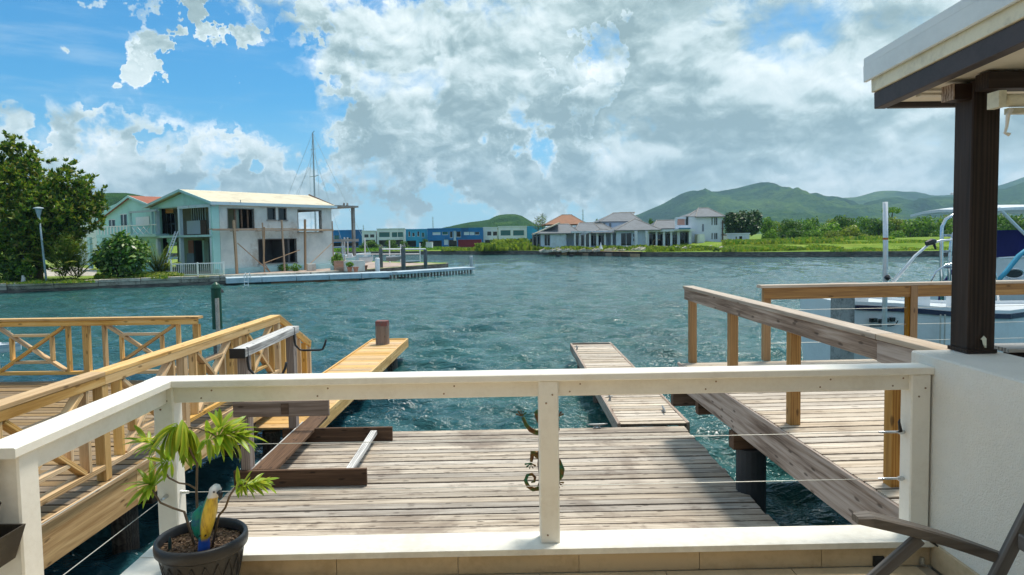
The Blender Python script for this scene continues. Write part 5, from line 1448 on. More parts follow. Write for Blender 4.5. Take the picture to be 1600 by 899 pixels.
# ---- scaffold
sf = thing('timber_scaffold', 'rough timber scaffold of poles and planks against the grey house wall', 'scaffold', H0, HA)
M['scaf'] = wood('scaffold_timber', (.28, .17, .10), (.44, .30, .20), (.55, .42, .30), .3, .5, .85)
SY = -1.1
def sp3(px, py, y0=SY): return pl(px, py, axis='x', y0=y0)
for (xa, ya, xb, yb, w_) in ((365, 344, 370.5, 430, .17), (410, 348, 413.5, 428, .09), (440, 344, 445, 426, .12), (476.5, 343, 477, 424, .15), (519, 346, 521.5, 418, .08), (413, 355, 412, 412, .10)):
    a, b_ = sp3(xa, ya), sp3(xb, yb); board('pole', a, b_, w_, w_, M['scaf'], sf, up=(0, 1, 0))
a, b_ = sp3(332, 357.5), sp3(522, 358.5)
for k in range(3):
    p0 = a.lerp(b_, k/3); p1 = a.lerp(b_, (k+1)/3-.004); dz = (-.03, .02, -.01)[k]
    board('platform_plank', p0+Vector((0, .18, dz)), p1+Vector((0, .18, dz)), .30, .07, M['scaf'], sf)
    board('platform_plank', p0+Vector((0, .52, dz)), p1+Vector((0, .52, dz)), .28, .06, M['scaf'], sf)
    board('ledger', p0+Vector((0, -.0, -.10)), p1+Vector((0, 0, -.10)), .06, .11, M['scaf'], sf)
for pts in (((371, 380), (424, 427)), ((411, 412), (468, 391)), ((484, 413), (519, 380)), ((413, 412), (424, 428))):
    board('diagonal', sp3(*pts[0]), sp3(*pts[1]), .05, .10, M['scaf'], sf, up=(0, 1, 0))
for px in (372, 412, 443, 478, 517):
    u = sp3(px, 358).x; board('putlog', (u, SY-.05, a.z-.16), (u, -.0, a.z-.16), .08, .08, M['scaf'], sf)
ldr = thing('ladder', 'aluminium ladder leaning on the balcony of the teal gabled front', 'ladder')
pA, pB = H0+HX*pl(260, 411, -1.4, 'y').x+HY*pl(260, 411, -1.4, 'y').y, None
def gp_(px, py, off):
    q = pl(px, py, off, 'y'); return H0+HX*q.x+HY*q.y+Vector((0, 0, q.z))
l0, l1 = gp_(259, 411, -1.5), gp_(276, 362, -.15)
sd = HY*.22
for s in (-1, 1): MB().tube([l0+sd*s, l1+sd*s], .045, 6).build('rail', M['alu'], ldr)
for k in range(11):
    p = l0.lerp(l1, (k+.7)/11.6); MB().tube([p-sd, p+sd], .028, 5).build('rung', M['alu'], ldr)

# ---- teal house behind
th_ = thing('teal_house', 'pale teal two storey house with rust red roof and lattice balcony behind the tree', 'house', H0, HA)
O2 = .9; ya2, yb2 = GY+.08, pl(150, 345, O2, 'y').y
ap2 = pl(205.5, 308.5, O2, 'y'); ZE2 = pl(243, 326, O2, 'y').z; zl2 = ap2.z-(yb2-ap2.y)*.30
holes = [rect_y(188.5, 198.5, 335.5, 353, O2+0), rect_y(170, 180, 344, 356, O2)]
low2 = [rect_y(223, 231, 380, 402, O2), rect_y(167, 176, 384, 396, O2), rect_y(119, 128, 394, 420, O2)]
mb = MB(); wallholes(mb, 'y', ya2, yb2, ZG, ZE2, .2, holes+low2, O2); mb.build('front_wall', M['teal'], th_)
MB().prism([(ya2, ZE2), (yb2, ZE2), (yb2, max(ZE2+.05, zl2)), (ap2.y, ap2.z)], 'x', O2, O2+.2).build('gable', M['teal'], th_)
MB().box(O2+.5, O2+.55, ya2, yb2, ZG, ZE2).build('inner_wall', M['void'], th_)  # near-black sheet puts room shade behind the openings
for w_ in holes:
    wf = MB().box(O2-.03, O2-.002, w_[0]-.06, w_[1]+.06, w_[3], w_[3]+.07).box(O2-.03, O2-.002, (w_[0]+w_[1])/2-.05, (w_[0]+w_[1])/2+.05, w_[2], w_[3]).build('window', M['fencew'], th_)
    MB().box(O2+.05, O2+.07, *w_).build('pane', M['tinted'], wf)
def onth(name, px0, px1, py0, py1, off, mat, t=.05):
    r = rect_y(px0, px1, py0, py1, off); return MB().box(off, off+t, r[0], r[1], r[2], r[3]).build(name, mat, th_)
onth('shutter', 212, 233, 339, 353, O2-.07, M['fencew'])
onth('balcony_slab', 150, 243, 367, 371, O2-1.2, M['teal_light'], 1.19)
for px in (202, 236): onth('column', px-1.2, px+1.2, 331, 367, O2-1.2, M['teal_light'], .2)
onth('porch_beam', 201, 243, 329, 332, O2-1.2, M['lampgrey'], .2)
onth('handrail', 150, 243, 352.5, 354, O2-1.2, M['fencew'], .08)
for px in range(152, 243, 5):
    if px < 203: onth('baluster', px, px+1.6, 354, 367, O2-1.18, M['fencew'], .05)
a_, b2 = rect_y(206, 233, 355, 366, O2-1.15)[:2], rect_y(206, 233, 355, 366, O2-1.15)[2:]
for k in range(3):
    y0 = a_[0]+(a_[1]-a_[0])*k/3; y1 = a_[0]+(a_[1]-a_[0])*(k+1)/3
    for za, zb in ((b2[0], b2[1]), (b2[1], b2[0])):
        board('lattice', (O2-1.14+(.03 if za > zb else 0), y0+.02, za), (O2-1.14+(.03 if za > zb else 0), y1-.02, zb), .03, .05, M['fencew'], th_, up=(1, 0, 0))
for px in (139, 159, 198): onth('lower_column', px-1.8, px+1.8, 371, 420, O2-1.2, M['teal_light'], .25)
z_r = ap2.z
r0 = [(O2-.3, GY-.0, ZE2-.05), (O2+9, GY-.0, ZE2-.05), (O2+9, ap2.y, z_r+.02), (O2-.3, ap2.y, z_r+.02), (O2-.3, yb2+.4, zl2-.1), (O2+9, yb2+.4, zl2-.1)]
r1 = [(x, y, z+.12) for x, y, z in r0]
MB().add(r0+r1, [(0, 1, 2, 3), (3, 2, 5, 4), (6, 9, 8, 7), (9, 10, 11, 8), (0, 3, 9, 6), (3, 4, 10, 9), (0, 6, 7, 1), (4, 5, 11, 10), (1, 7, 8, 2), (2, 8, 11, 5)]).build('roof', M['red_roof'], th_)
for p, q in ((r0[0], r0[3]), (r0[4], r0[3])): MB().bar(Vector(p)+Vector((-.04, 0, .03)), Vector(q)+Vector((-.04, 0, .03)), .06, .20).build('verge_board', M['teal_light'], th_)
c = at(158, 345, 84)
bh = thing('brown_roofed_house', 'distant house with brown roof and white wall between tree and teal gable', 'house', (c.x, 84, ZL), .3)
MB().box(-3, 3, 0, 6, 0, 3.25-ZL+(377-333)/1067*84).build('wall', M['fencew'], bh)
zt = 3.25-ZL+(377-333)/1067*84
MB().add([(-3.6, -.6, zt), (3.6, -.6, zt), (3.6, 6.6, zt), (-3.6, 6.6, zt), (-1.6, 3, zt+1.1), (1.6, 3, zt+1.1)], [(0, 1, 5, 4), (1, 2, 5), (2, 3, 4, 5), (3, 0, 4), (0, 3, 2, 1)]).build('roof', M['brown_roof'], bh)

# ================================================================== DOCKS BY THE HOUSE
M['pale_dock'] = paint('pale_blue_dock', (.46, .56, .62), .7, .3, 1.5, .15, .01, dcol=(.22, .28, .30))
fdk = thing('floating_dock', 'long pale blue concrete dock in front of the gutted house', 'dock')
ZD = .55
P1, P2, P3, P4 = atz(352, 435, ZD), atz(612, 425.5, ZD), atz(741, 417.5, ZD), None
def seg(name, a, b_, w_, t, mat, parent, n=1, z=ZD):
    for k in range(n):
        p, q = a.lerp(b_, k/n), a.lerp(b_, (k+1)/n-.003)
        board(name, (p.x, p.y, z-t/2), (q.x, q.y, z-t/2), w_, t, mat, parent, ch=.02)
off_ = Vector((-.35, .94, 0))*1.0
seg('dock_slab', P1+off_, P2+off_, 2.0, .40, M['pale_dock'], fdk, 5)
offb = Vector((-.6, .6, 0))*.8
seg('dock_slab', P2+offb+Vector((.35, .3, 0)), P3+offb, 1.6, .22, M['pale_dock'], fdk, 4)
a_, b_ = P2+offb, P3+offb
for k in range(26):
    p = a_.lerp(b_, (k+.4)/26); board('support', (p.x+.3, p.y-.6, -.4), (p.x+.3, p.y-.6, ZD-.23), .13, .13, M['pile'], fdk, up=(0, 1, 0))
a_, b_ = P1+off_, P2+off_
seg('rusty_skirt', a_+(b_-a_)*.27+Vector((.15, -.93, 0)), a_+(b_-a_)*.8+Vector((.15, -.93, 0)), .08, .22, paint('rusty_waler', (.22, .10, .05), .9, .5, 2, .3), fdk, 3, z=.13)
seg('rubber_skirt', a_+(b_-a_)*.8+Vector((.15, -.9, 0)), b_+Vector((.15, -.9, 0)), .08, .26, M['blackrub'], fdk, 1, z=.13)
seg('rubber_skirt', a_+Vector((.15, -.85, 0)), a_+(b_-a_)*.27+Vector((.15, -.85, 0)), .08, .26, M['blackrub'], fdk, 1, z=.13)
dl = thing('dock_ladder', 'small white swim ladder on the pale blue dock', 'ladder')
for px in (382, 388): 
    p = atz(px, 437, ZD); MB().tube([(p.x, p.y-.05, -.3), (p.x, p.y-.05, .9), (p.x, p.y+.25, 1.0), (p.x, p.y+.4, .6)], .03, 6).build('side_tube', M['alu'], dl)
p = atz(385, 437, ZD)
for z in (-.1, .15, .4): MB().tube([(p.x-.16, p.y-.05, z), (p.x+.14, p.y-.05, z)], .022, 6).build('rung', M['alu'], dl)
pvp = [(-21, 52.4), (-15.6, 54.9), (-12.5, 58.8), (-6.6, 69.8), (-20, 82), (-27, 60)]
M['paving'] = paint('quay_paving', (.46, .36, .30), .9, .5, 1.2, .3, .01, dcol=(.26, .20, .17))
struct(MB().add([(x, y, ZL+.006) for x, y in pvp], [tuple(range(6))]).build('paving', M['paving']))
# quay furniture
def post_thing(name, label, px, pyb, pyt, Y, r, mat, cat, cap_=None, group=None):
    a, b_ = at(px, pyb, Y), at(px, pyt, Y); t = thing(name, label, cat, (a.x, Y, a.z), 0, group); h = b_.z-a.z
    MB().tube([(0, 0, -1.2), (0, 0, h*.95), (0, 0, h)], [r, r, r*.8], 12).build('shaft', mat, t)
    if cap_: 
        MB().tube([(-r*.7, 0, h), (0, 0, h+r*1.0), (r*.8, 0, h+.5*r), (r*.4, 0, h+r*2.2)], [r*.5, r*.6, r*.4, r*.2], 7).build('lumpy_cap', cap_, t)
    return t
M['pile_grey'] = paint('grey_marina_pile', (.13, .14, .16), .85, .5, 2, .3, dcol=(.07, .09, .06))
post_thing('marina_pile', 'grey marina pile with a pale lumpy cap, left of the three by the boat lift', 595.5, 414, 389, 62, .17, M['pile_grey'], 'pile', M['concrete_edge'], 'marina piles')
post_thing('marina_pile', 'grey marina pile with a pale lumpy cap, middle of the three by the boat lift', 630.5, 416, 388, 61, .20, M['pile_grey'], 'pile', M['concrete_edge'], 'marina piles')
post_thing('marina_pile', 'bare dark marina pile under the right end of the white boat lift beam', 665, 415, 390, 63, .17, M['pile_grey'], 'pile', None, 'marina piles')
wbm = M['fencew']
bo = post_thing('bollard', 'white pointed bollard standing on the quay edge beside the marina piles', 590, 423, 403, 57.2, .20, wbm, 'bollard'); 
post_thing('bollard', 'white bollard on the far tip of the long dock', 736.5, 419, 400, 65.6, .16, paint('weathered_white', (.55, .56, .56), .7, .4, 3, .1), 'bollard')
lft = thing('boat_lift', 'thin white boat lift frame with tall posts behind the marina piles', 'boat lift')
for px, pyb, pyt, Y in ((570, 404, 372, 72), (608.5, 402, 376, 74), (626, 402, 382, 74), (656, 404, 380, 76), (543, 404, 371, 68), (538, 404, 371, 67)):
    a, b_ = at(px, pyb, Y), at(px, pyt, Y); MB().tube([(a.x, Y, -1), (b_.x, Y, b_.z)], .07, 8).build('post', M['fencew'], lft)
MB().tube([at(597, 389.5, 65), at(665, 389.5, 65)], .07, 8).build('beam', M['fencew'], lft)
MB().tube([at(560, 397.5, 70), at(655, 397, 70)], .045, 6).build('beam', M['fencew'], lft)
def smallboat(label, px0, px1, pyb, pyt, Y, mat, cat='boat', top=None, rz=0., cover=None):
    a, b_ = at(px0, pyb, Y), at(px1, pyb, Y); L = b_.x-a.x; h = at((px0+px1)/2, pyt, Y).z
    t = thing('small_boat', label, cat, (a.x, Y, 0), rz); k0 = max(-.1, a.z); d_ = h-k0
    st = [(0, L*.16, h, k0), (L*.3, L*.19, h, k0-.03), (L*.65, L*.17, h+.04*d_, k0), (L*.9, L*.09, h+.12*d_, k0+.15*d_), (L, .02, h+.2*d_, k0+.55*d_)]
    mb = MB(); hull(mb, st); mb.build('hull', mat, t)
    mb = MB(); strip(mb, st, -.06, .04, .03); mb.build('gunwale', M['fencew'] if mat is not M['gel'] else M['lampgrey'], t)
    if cover: MB().prism([(L*.2, h), (L*.75, h+.03), (L*.62, h+.6*d_), (L*.3, h+.65*d_)], 'y', -L*.13, L*.13).build('cover', cover, t)
    MB().box(L*.35, L*.6, -L*.1, L*.1, h-.1*d_, h+.3*d_).build('console', M['gel'], t); return t
smallboat('small white boat on the lift behind the terracotta pots', 561, 583, 411, 402, 64, M['gel'], rz=.1)
smallboat('pale boat with light green cover moored behind the house terrace', 541, 556, 412, 402, 62.5, M['teal_light'], cover=M['fencew'])
smallboat('teal hulled skiff beyond the picket dock', 520, 538, 407, 399, 66, plain('teal_hull', (.03, .28, .33), .4), cover=M['fencew'])
smallboat('grey inflatable dinghy between the first two marina piles', 604, 627, 408, 401, 64.5, paint('grey_rubber', (.22, .24, .25), .6, .2), cat='dinghy')
smallboat('low green skiff right of the middle marina pile', 632, 656, 411, 408, 64, paint('green_hull', (.02, .12, .06), .5, .3), cat='skiff')
smallboat('white dinghy floating behind the far railing at the left edge', -60, 34, 557, 541, 20.5, M['gel'], cat='dinghy')
by = atz(339.5, 459, 0)
bu = thing('mooring_buoy', 'black rounded mooring buoy floating before the pale blue dock', 'buoy', (by.x, by.y, 0))
MB().lathe([(.05, -.4), (.33, -.25), (.40, -.02), (.36, .18), (.24, .34), (.10, .44), (.04, .52), (.015, .56)], n=18).build('buoy', M['blackrub'], bu, smooth=True)
# planters and pots by the terrace
qz = ZL
M['white_block'] = bconc('white_planter_block', (.62, .60, .54), (.54, .50, .44), 1.5, (.3, .24, .18))
p = atz(556, 424, qz); pb = thing('planter_box', 'white block planter with terracotta pots beside the gutted house', 'planter', (p.x, p.y, qz), .35)
MB().box(-.9, .75, 0, .6, 0, .85).build('block', M['white_block'], pb)
M['brick'] = paint('pinkish_brick', (.46, .28, .20), .9, .4, 2, .2)
p2 = atz(537, 424, qz); pc_ = thing('brick_steps', 'pinkish brick steps left of the white block planter', 'steps', (p2.x, p2.y, qz), .35)
for k in range(3): MB().box(-.7, .45, .25*k, .25*k+.24, 0, .35+.25*k).build('step', M['brick'], pc_)
M['terra'] = paint('terracotta', (.42, .17, .10), .85, .3, 6, .1)
for i, (px, lab) in enumerate(((547, 'terracotta pot with green spill left of its twin before the white planter'), (556.5, 'terracotta pot right of its twin before the white planter'), (571, 'lone terracotta pot between the planter and the white bollard'))):
    p = atz(px, 425 if i < 2 else 422, qz); t = thing('flower_pot', lab, 'flower pot', (p.x, p.y-.1, qz), 0, 'terracotta pots by the dock')
    MB().lathe([(.14, 0), (.21, .32), (.24, .34), (.24, .40), (.19, .40)], n=14).build('pot', M['terra'], t)
    if i == 0: put('foliage', crown_mesh('foliage', [(0, 0, .6, .32, .3, .22)], 220, .16, M['leaf_mid'], 31), t)
p = atz(527, 423, qz); t = thing('potted_shrub', 'green shrub in a pale trough at the right corner of the gutted house', 'shrub', (p.x, p.y, qz))
put('crown', crown_mesh('crown', [(0, 0, .8, .55, .5, .5), (.1, 0, 1.2, .35, .3, .3)], 700, .17, M['leaf_mid'], 33), t); MB().box(-.5, .6, -.3, .3, 0, .4).build('trough', M['teal_light'], t)
for i, (px, pyb, w_) in enumerate(((497-110, 424, 10), (468, 424, 9), (400, 424, 10))):
    pass
for i, (px, lab) in enumerate(((462, 'low green weeds on the plinth under the lower window'), (443, 'low weeds on the quay beside the third scaffold pole'))):
    p = atz(px, 424, qz); t = thing('weed_clump', lab, 'weeds', (p.x, p.y, qz)); put('crown', crown_mesh('crown', [(0, 0, .3, .5, .3, .35)], 200, .18, M['leaf_mid'], 40+i), t)
for i, px in enumerate((400, 454, 485)):
    p = atz(px, 423.5, qz); t = thing('concrete_block', ('pale concrete block behind the first diagonal scaffold brace', 'pale block under the middle of the scaffold', 'pale concrete block right of the thick scaffold pole')[i], 'block', (p.x, p.y+.3, qz), .5)
    MB().bar((-.35, 0, .3), (.35, 0, .3), .5, .58, ch=.02).build('block', M['teal_light'] if i < 2 else M['white_block'], t)

# ---- sailing yacht behind the house
ym = at(488.5, 208, 82); yt = thing('sailing_yacht', 'sailing yacht behind the gutted house with a tall mast and rigging', 'yacht', (ym.x, 82, 0), .4)
stY = [(-6, 1.1, 1.1, 0), (-3, 1.9, 1.1, -.6), (1, 2.0, 1.2, -.7), (4, 1.3, 1.35, -.4), (6.5, .08, 1.6, .5)]
mb = MB(); hull(mb, stY); mb.build('hull', M['gel'], yt)
MB().prism([(-3, 1.1), (3, 1.25), (2, 1.7), (-2.5, 1.75)], 'y', -1.1, 1.1).build('cabin', M['gel'], yt)
hm = ym.z; MB().tube([(0, 0, 1.0), (0, 0, hm)], [.12, .08], 8).build('mast', M['lampgrey'], yt)
zsp = at(488, 276, 82).z
MB().tube([(-.35, 1.05, zsp+.05), (0, 0, zsp), (.35, -1.05, zsp+.05)], .05, 6).build('spreader', M['lampgrey'], yt)
MB().tube([(-.25, .7, zsp+3.2), (0, 0, zsp+3.2), (.25, -.7, zsp+3.2)], .03, 6).build('spreader', M['lampgrey'], yt)
for a, b_ in (((0, 0, hm), (-.35, 1.05, zsp)), ((0, 0, hm), (.35, -1.05, zsp)), ((-.35, 1.05, zsp), (-.3, 1.8, 1.2)), ((.35, -1.05, zsp), (.3, -1.8, 1.2)), ((0, 0, hm), (6.4, 0, 1.6)), ((0, 0, hm), (-6, .3, 1.1)), ((0, 0, zsp+3), (3.5, 0, 1.4)), ((0, 0, zsp+3), (-4.5, 0, 1.2))):
    MB().tube([a, b_], .018, 4).build('stay', M['lampgrey'], yt)
p0 = at(468, 262, 80); p1 = at(455, 304, 80)
MB().tube([Vector((-6, 0, 1.1)), Vector((0, 0, hm*.8))], .014, 4).build('stay', M['lampgrey'], yt)
MB().tube([(0, 0, hm), (.2, 0, hm+.25)], .03, 5).build('masthead', M['black'], yt)
MB().tube([(-.1, 0, 2.3), (-4.6, 0, 2.4)], .09, 6).build('boom', M['lampgrey'], yt)
# ================================================================== FAR SHORE BUILDINGS
M['blue'] = bconc('deep_blue_wall', (.015, .17, .48), (.012, .13, .38), .2, (.02, .06, .15))
M['blue_mid'] = bconc('sky_blue_wall', (.05, .36, .62), (.04, .29, .52), .2, (.04, .1, .2))
M['white_wall'] = bconc('white_far_wall', (.68, .71, .76), (.58, .62, .70), .3, (.40, .40, .42))
M['white_blue'] = bconc('bluish_white_wall', (.60, .68, .80), (.52, .60, .74), .3, (.38, .40, .45))
M['glass_teal'] = plain('teal_glass', (.02, .12, .13), .12)
M['maroon'] = paint('maroon_container', (.20, .012, .03), .7, .2, 2)
YBL = 190.
def block(label, x0, x1, yt, yb, Y, depth, mat, rects=(), cat='building', name='building', group='low buildings across the water', sills=True, roofmat=None):
    a, b_ = at(x0, yb, Y), at(x1, yb, Y); zt = at((x0+x1)/2, yt, Y).z
    t = thing(name, label, cat, (a.x, Y, ZF-.3), 0, group); z0 = ZF-.3
    w = b_.x-a.x; h = zt-z0; holes = []
    for r in rects:
        p, q = at(r[0], r[3], Y), at(r[1], r[2], Y); holes.append((p.x-a.x, q.x-a.x, p.z-z0, q.z-z0, r[4]))
    mb = MB(); wallholes(mb, 'x', 0, w, 0, h, .3, holes); mb.build('front_wall', mat, t)
    MB().box(0, w, .31, depth, h-.3, h+.02).build('roof', roofmat or M['concrete_edge'], t)
    MB().box(0, .3, .3, depth, 0, h-.31).box(w-.3, w, .3, depth, 0, h-.31).build('side_wall', mat, t)
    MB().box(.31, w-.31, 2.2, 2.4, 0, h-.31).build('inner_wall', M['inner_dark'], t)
    MB().box(-.1, w+.1, -.12, .5, h+.021, h+.26).build('parapet', mat, t)
    for h_ in holes:
        if h_[4] == 'open': continue
        g = MB().box(h_[0], h_[1], .18, .22, h_[2], h_[3])
        f = MB(); n = max(1, int((h_[1]-h_[0])/1.6))
        for k in range(n+1): x = h_[0]+(h_[1]-h_[0])*k/n; f.box(x-.06, x+.06, .06, .16, h_[2], h_[3])
        f.box(h_[0], h_[1], .05, .159, h_[2]-.02, h_[2]+.10)
        wn = f.build('window', M['fencew'], t); g.build('pane', M['glass_teal'] if h_[4] == 'teal' else (M['white_blue'] if h_[4] == 'white' else M['tinted']), wn)
    return t
block('dark blue low building furthest left seen under the open terrace', 505, 566, 361, 386, YBL+12, 9, M['blue'], [(522, 530, 368, 378, 'teal'), (540, 548, 372, 378, 'dark'), (520, 560, 379, 386, 'open')])
block('small white building with two windows right of the house terrace', 566, 588, 362, 386, YBL, 9, M['white_wall'], [(569, 576, 366.5, 372, 'dark'), (578, 585, 366.5, 372, 'dark'), (568, 586, 375, 386, 'open')])
block('white framed building with two wide teal glass bays', 589.5, 633, 358.5, 386, YBL, 9, M['white_wall'], [(592, 609, 363, 371.5, 'teal'), (612, 630, 363, 371.5, 'teal'), (592, 630, 375, 386, 'open')])
block('mid blue building with small windows between teal glass bays and deep blue block', 633.5, 668, 359.5, 386, YBL+2, 9, M['blue_mid'], [(638, 641, 362, 370, 'dark'), (644, 648, 364, 370, 'dark'), (652, 655, 362, 370, 'dark'), (659, 663, 364, 371, 'teal'), (636, 650, 376, 386, 'open'), (655, 665, 378, 386, 'dark')])
block('long deep blue building with pale shutters and stair before the small hill', 668.5, 755, 358, 386, YBL-2, 9, M['blue'], [(676, 688, 363, 367.5, 'white'), (691, 700, 362.5, 367.5, 'teal'), (703, 707, 362, 372, 'dark'), (709, 712, 361, 376, 'white'), (713, 720, 362, 371, 'dark'), (725, 733, 362.5, 367.5, 'white'), (734, 741, 362.5, 367.5, 'white'), (742, 749, 362.5, 367.5, 'dark'), (694, 700, 374.5, 383, 'white'), (701, 714, 375, 386, 'dark'), (670, 690, 376, 386, 'open')])
block('white block with two square dark windows right of the deep blue building', 755.5, 777.5, 356.5, 386, YBL, 9, M['white_wall'], [(761, 768, 362, 369, 'dark'), (770, 777, 362, 369, 'dark'), (758, 776, 375, 386, 'open')])
block('white framed block with two wide dark glass bays behind tall grass', 779, 823.5, 355, 386, YBL, 9, M['white_wall'], [(782, 798, 360, 369, 'teal'), (801.5, 819, 360, 369, 'teal'), (782, 820, 374, 386, 'open')])
block('bright blue block just left of the orange roofed villa', 824, 852, 355, 386, YBL+3, 9, M['blue_mid'], [(828, 834, 373, 384, 'dark')])
def cont(label, x0, x1, yt, yb, Y, mat, name='container', cat='container'):
    a, b_ = at(x0, yb, Y), at(x1, yb, Y); h = at(x0, yt, Y).z-ZF; t = thing(name, label, cat, (a.x, Y, ZF)); w = b_.x-a.x
    mb = MB(); mb.box(0, w, 0, 2.6, 0, h)
    mb.build('body', mat, t); r = MB()
    for k in range(int(w/.5)): r.box(.1+.5*k, .3+.5*k, -.06, -.001, .1, h-.15)
    stuff(r.build('ribs', mat, t)); MB().box(-.03, w+.03, -.08, 2.65, h+.001, h+.08).build('roof', M['maroon'] if mat is M['maroon'] else M['white_wall'], t)
cont('maroon shipping container on the grass before the blue building', 716, 752, 375.5, 387.5, 160, M['maroon'])
cont('small white shed on the grass left of the maroon container', 665.5, 675, 379, 386, 165, M['white_wall'], 'shed', 'shed')
for px, yt, yb, Y, lab in ((677, 339, 372, 230, 'thin radio mast above the deep blue building'), (911, 327, 352, 190, 'thin radio mast right of the orange villa roof'), (568, 352, 362, 230, 'short thin mast above the small white building')):
    a, b_ = at(px, yb, Y), at(px, yt, Y); t = thing('radio_mast', lab, 'mast', (a.x, Y, ZF))
    MB().tube([(0, 0, 0), (0, 0, b_.z-ZF)], [.22, .10], 5).build('pole', M['lampgrey'], t)
    mb = MB()
    for k in range(5): z = (b_.z-ZF)*(.55+.1*k); mb.tube([(-.35, 0, z), (.35, 0, z)], .05, 4)
    mb.build('antenna_arm', M['lampgrey'], t)

# ---- villas under construction
YV = 128.
def hiproof(mb, x0, x1, y0, y1, z, h, i0, i1, o=.5):
    ym = (y0+y1)/2
    v = [(x0-o, y0-o, z), (x1+o, y0-o, z), (x1+o, y1+o, z), (x0-o, y1+o, z), (x0+i0, ym, z+h), (x1-i1, ym, z+h)]
    b = [(a, c, d-.16) for a, c, d in v[:4]]
    mb.add(v+b, [(0, 1, 5, 4), (1, 2, 5), (2, 3, 4, 5), (3, 0, 4), (6, 7, 1, 0), (7, 8, 2, 1), (8, 9, 3, 2), (9, 6, 0, 3), (9, 8, 7, 6)])
def villa(label, Y, body, roofs, cols=(), group='villas under construction across the water', extra=None):
    """body: list of (px0,px1,pytop,pybot,dY,depth,mat,[holes px]) ; roofs: (px0,px1,py_eave,py_ridge,pxr0,pxr1,dY,depth,mat)"""
    a = at(body[0][0], body[0][3], Y); t = thing('villa', label, 'villa', (a.x, Y, 0), 0, group)
    for px0, px1, pt, pb, dY, dep, mat, holes in body:
        yy = Y+dY; p, q = at(px0, pb, yy), at(px1, pb, yy); zt = at((px0+px1)/2, pt, yy).z; z0 = min(p.z, ZF+.2) if pb > 380 else p.z
        x0, x1 = p.x-a.x, q.x-a.x; hh = []
        for h in holes:
            u, v = at(h[0], h[3], yy), at(h[1], h[2], yy); hh.append((u.x-a.x, v.x-a.x, u.z, v.z))
        mb = MB(); wallholes(mb, 'x', x0, x1, z0, zt, .25, hh, dY); mb.box(x0, x0+.25, dY+.251, dY+dep, z0, zt-.01); mb.box(x1-.25, x1, dY+.251, dY+dep, z0, zt-.01); mb.box(x0+.26, x1-.26, dY+dep-.25, dY+dep, z0, zt-.01)
        mb.build('wall', mat, t)
        for h in hh:
            if (h[1]-h[0]) < 2.2:
                f = MB().box(h[0], h[1], dY-.03, dY-.002, h[2]-.08, h[2]).box(h[0], h[1], dY-.03, dY-.002, h[3], h[3]+.08)
                f.box((h[0]+h[1])/2-.04, (h[0]+h[1])/2+.04, dY+.05, dY+.12, h[2], h[3])
                wn = f.build('window', M['white_wall'], t); MB().box(h[0], h[1], dY+.13, dY+.15, h[2], h[3]).build('pane', M['tinted'], wn)
            else:
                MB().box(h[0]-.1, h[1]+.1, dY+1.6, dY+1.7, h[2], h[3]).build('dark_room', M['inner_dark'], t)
    for px0, px1, pe, pr, r0_, r1_, dY, dep, mat in roofs:
        yy = Y+dY; ze = at((px0+px1)/2, pe, yy).z; p, q = at(px0, pe, yy), at(px1, pe, yy)
        ymid = Y+dY+dep/2; zr = at((r0_+r1_)/2, pr, ymid).z; u, v = at(r0_, pr, ymid).x-a.x, at(r1_, pr, ymid).x-a.x
        x0, x1 = p.x-a.x, q.x-a.x
        mb = MB(); hiproof(mb, x0, x1, dY, dY+dep, ze, zr-ze, u-x0, x1-v, .35); mb.build('roof', mat, t)
        hc = MB(); ym = dY+dep/2
        for c0, c1 in (((x0-.35, dY-.35, ze+.03), (u, ym, zr+.03)), ((x1+.35, dY-.35, ze+.03), (v, ym, zr+.03)), ((u, ym, zr+.03), (v, ym, zr+.03))):
            if (Vector(c0)-Vector(c1)).length > .2: hc.tube([c0, c1], .09, 5)
        hc.build('ridge_caps', M['concrete_edge'], t)
    for px, pt, pb, dY, w_ in cols:
        yy = Y+dY; p, q = at(px, pb, yy), at(px, pt, yy); MB().box(p.x-a.x-w_/2, p.x-a.x+w_/2, dY, dY+w_, ZF-.1, q.z).build('porch_column', M['white_wall'], t)
    if extra: extra(t, a, Y)
    return t
GR = M['grey_roof']
villa('villa with a rusty orange hip roof behind the grey roofed one', YV+14, [(856, 914, 354, 386, 0, 10, M['white_blue'], [])], [(853, 914, 350.5, 336, 878, 893, 0, 12, M['orange_roof'])], group='villas under construction across the water')
def porch1(t, a, Y):
    p, q = at(893, 364, Y-3), at(962, 363, Y-3); MB().box(p.x-a.x, q.x-a.x, -3.3, 0, p.z-.05, p.z+.28).build('porch_roof', M['white_wall'], t)
    MB().box(p.x-a.x, q.x-a.x, -3.1, -.1, ZF-.1, ZF+.35).build('porch_floor', M['concrete_edge'], t)
    for px in (866,):
        u = at(px, 376, Y); MB().box(u.x-a.x-1.6, u.x-a.x+1.2, -.03, -.002, u.z+1.35, u.z+1.75).build('bare_patch', M['concrete_edge'], t)
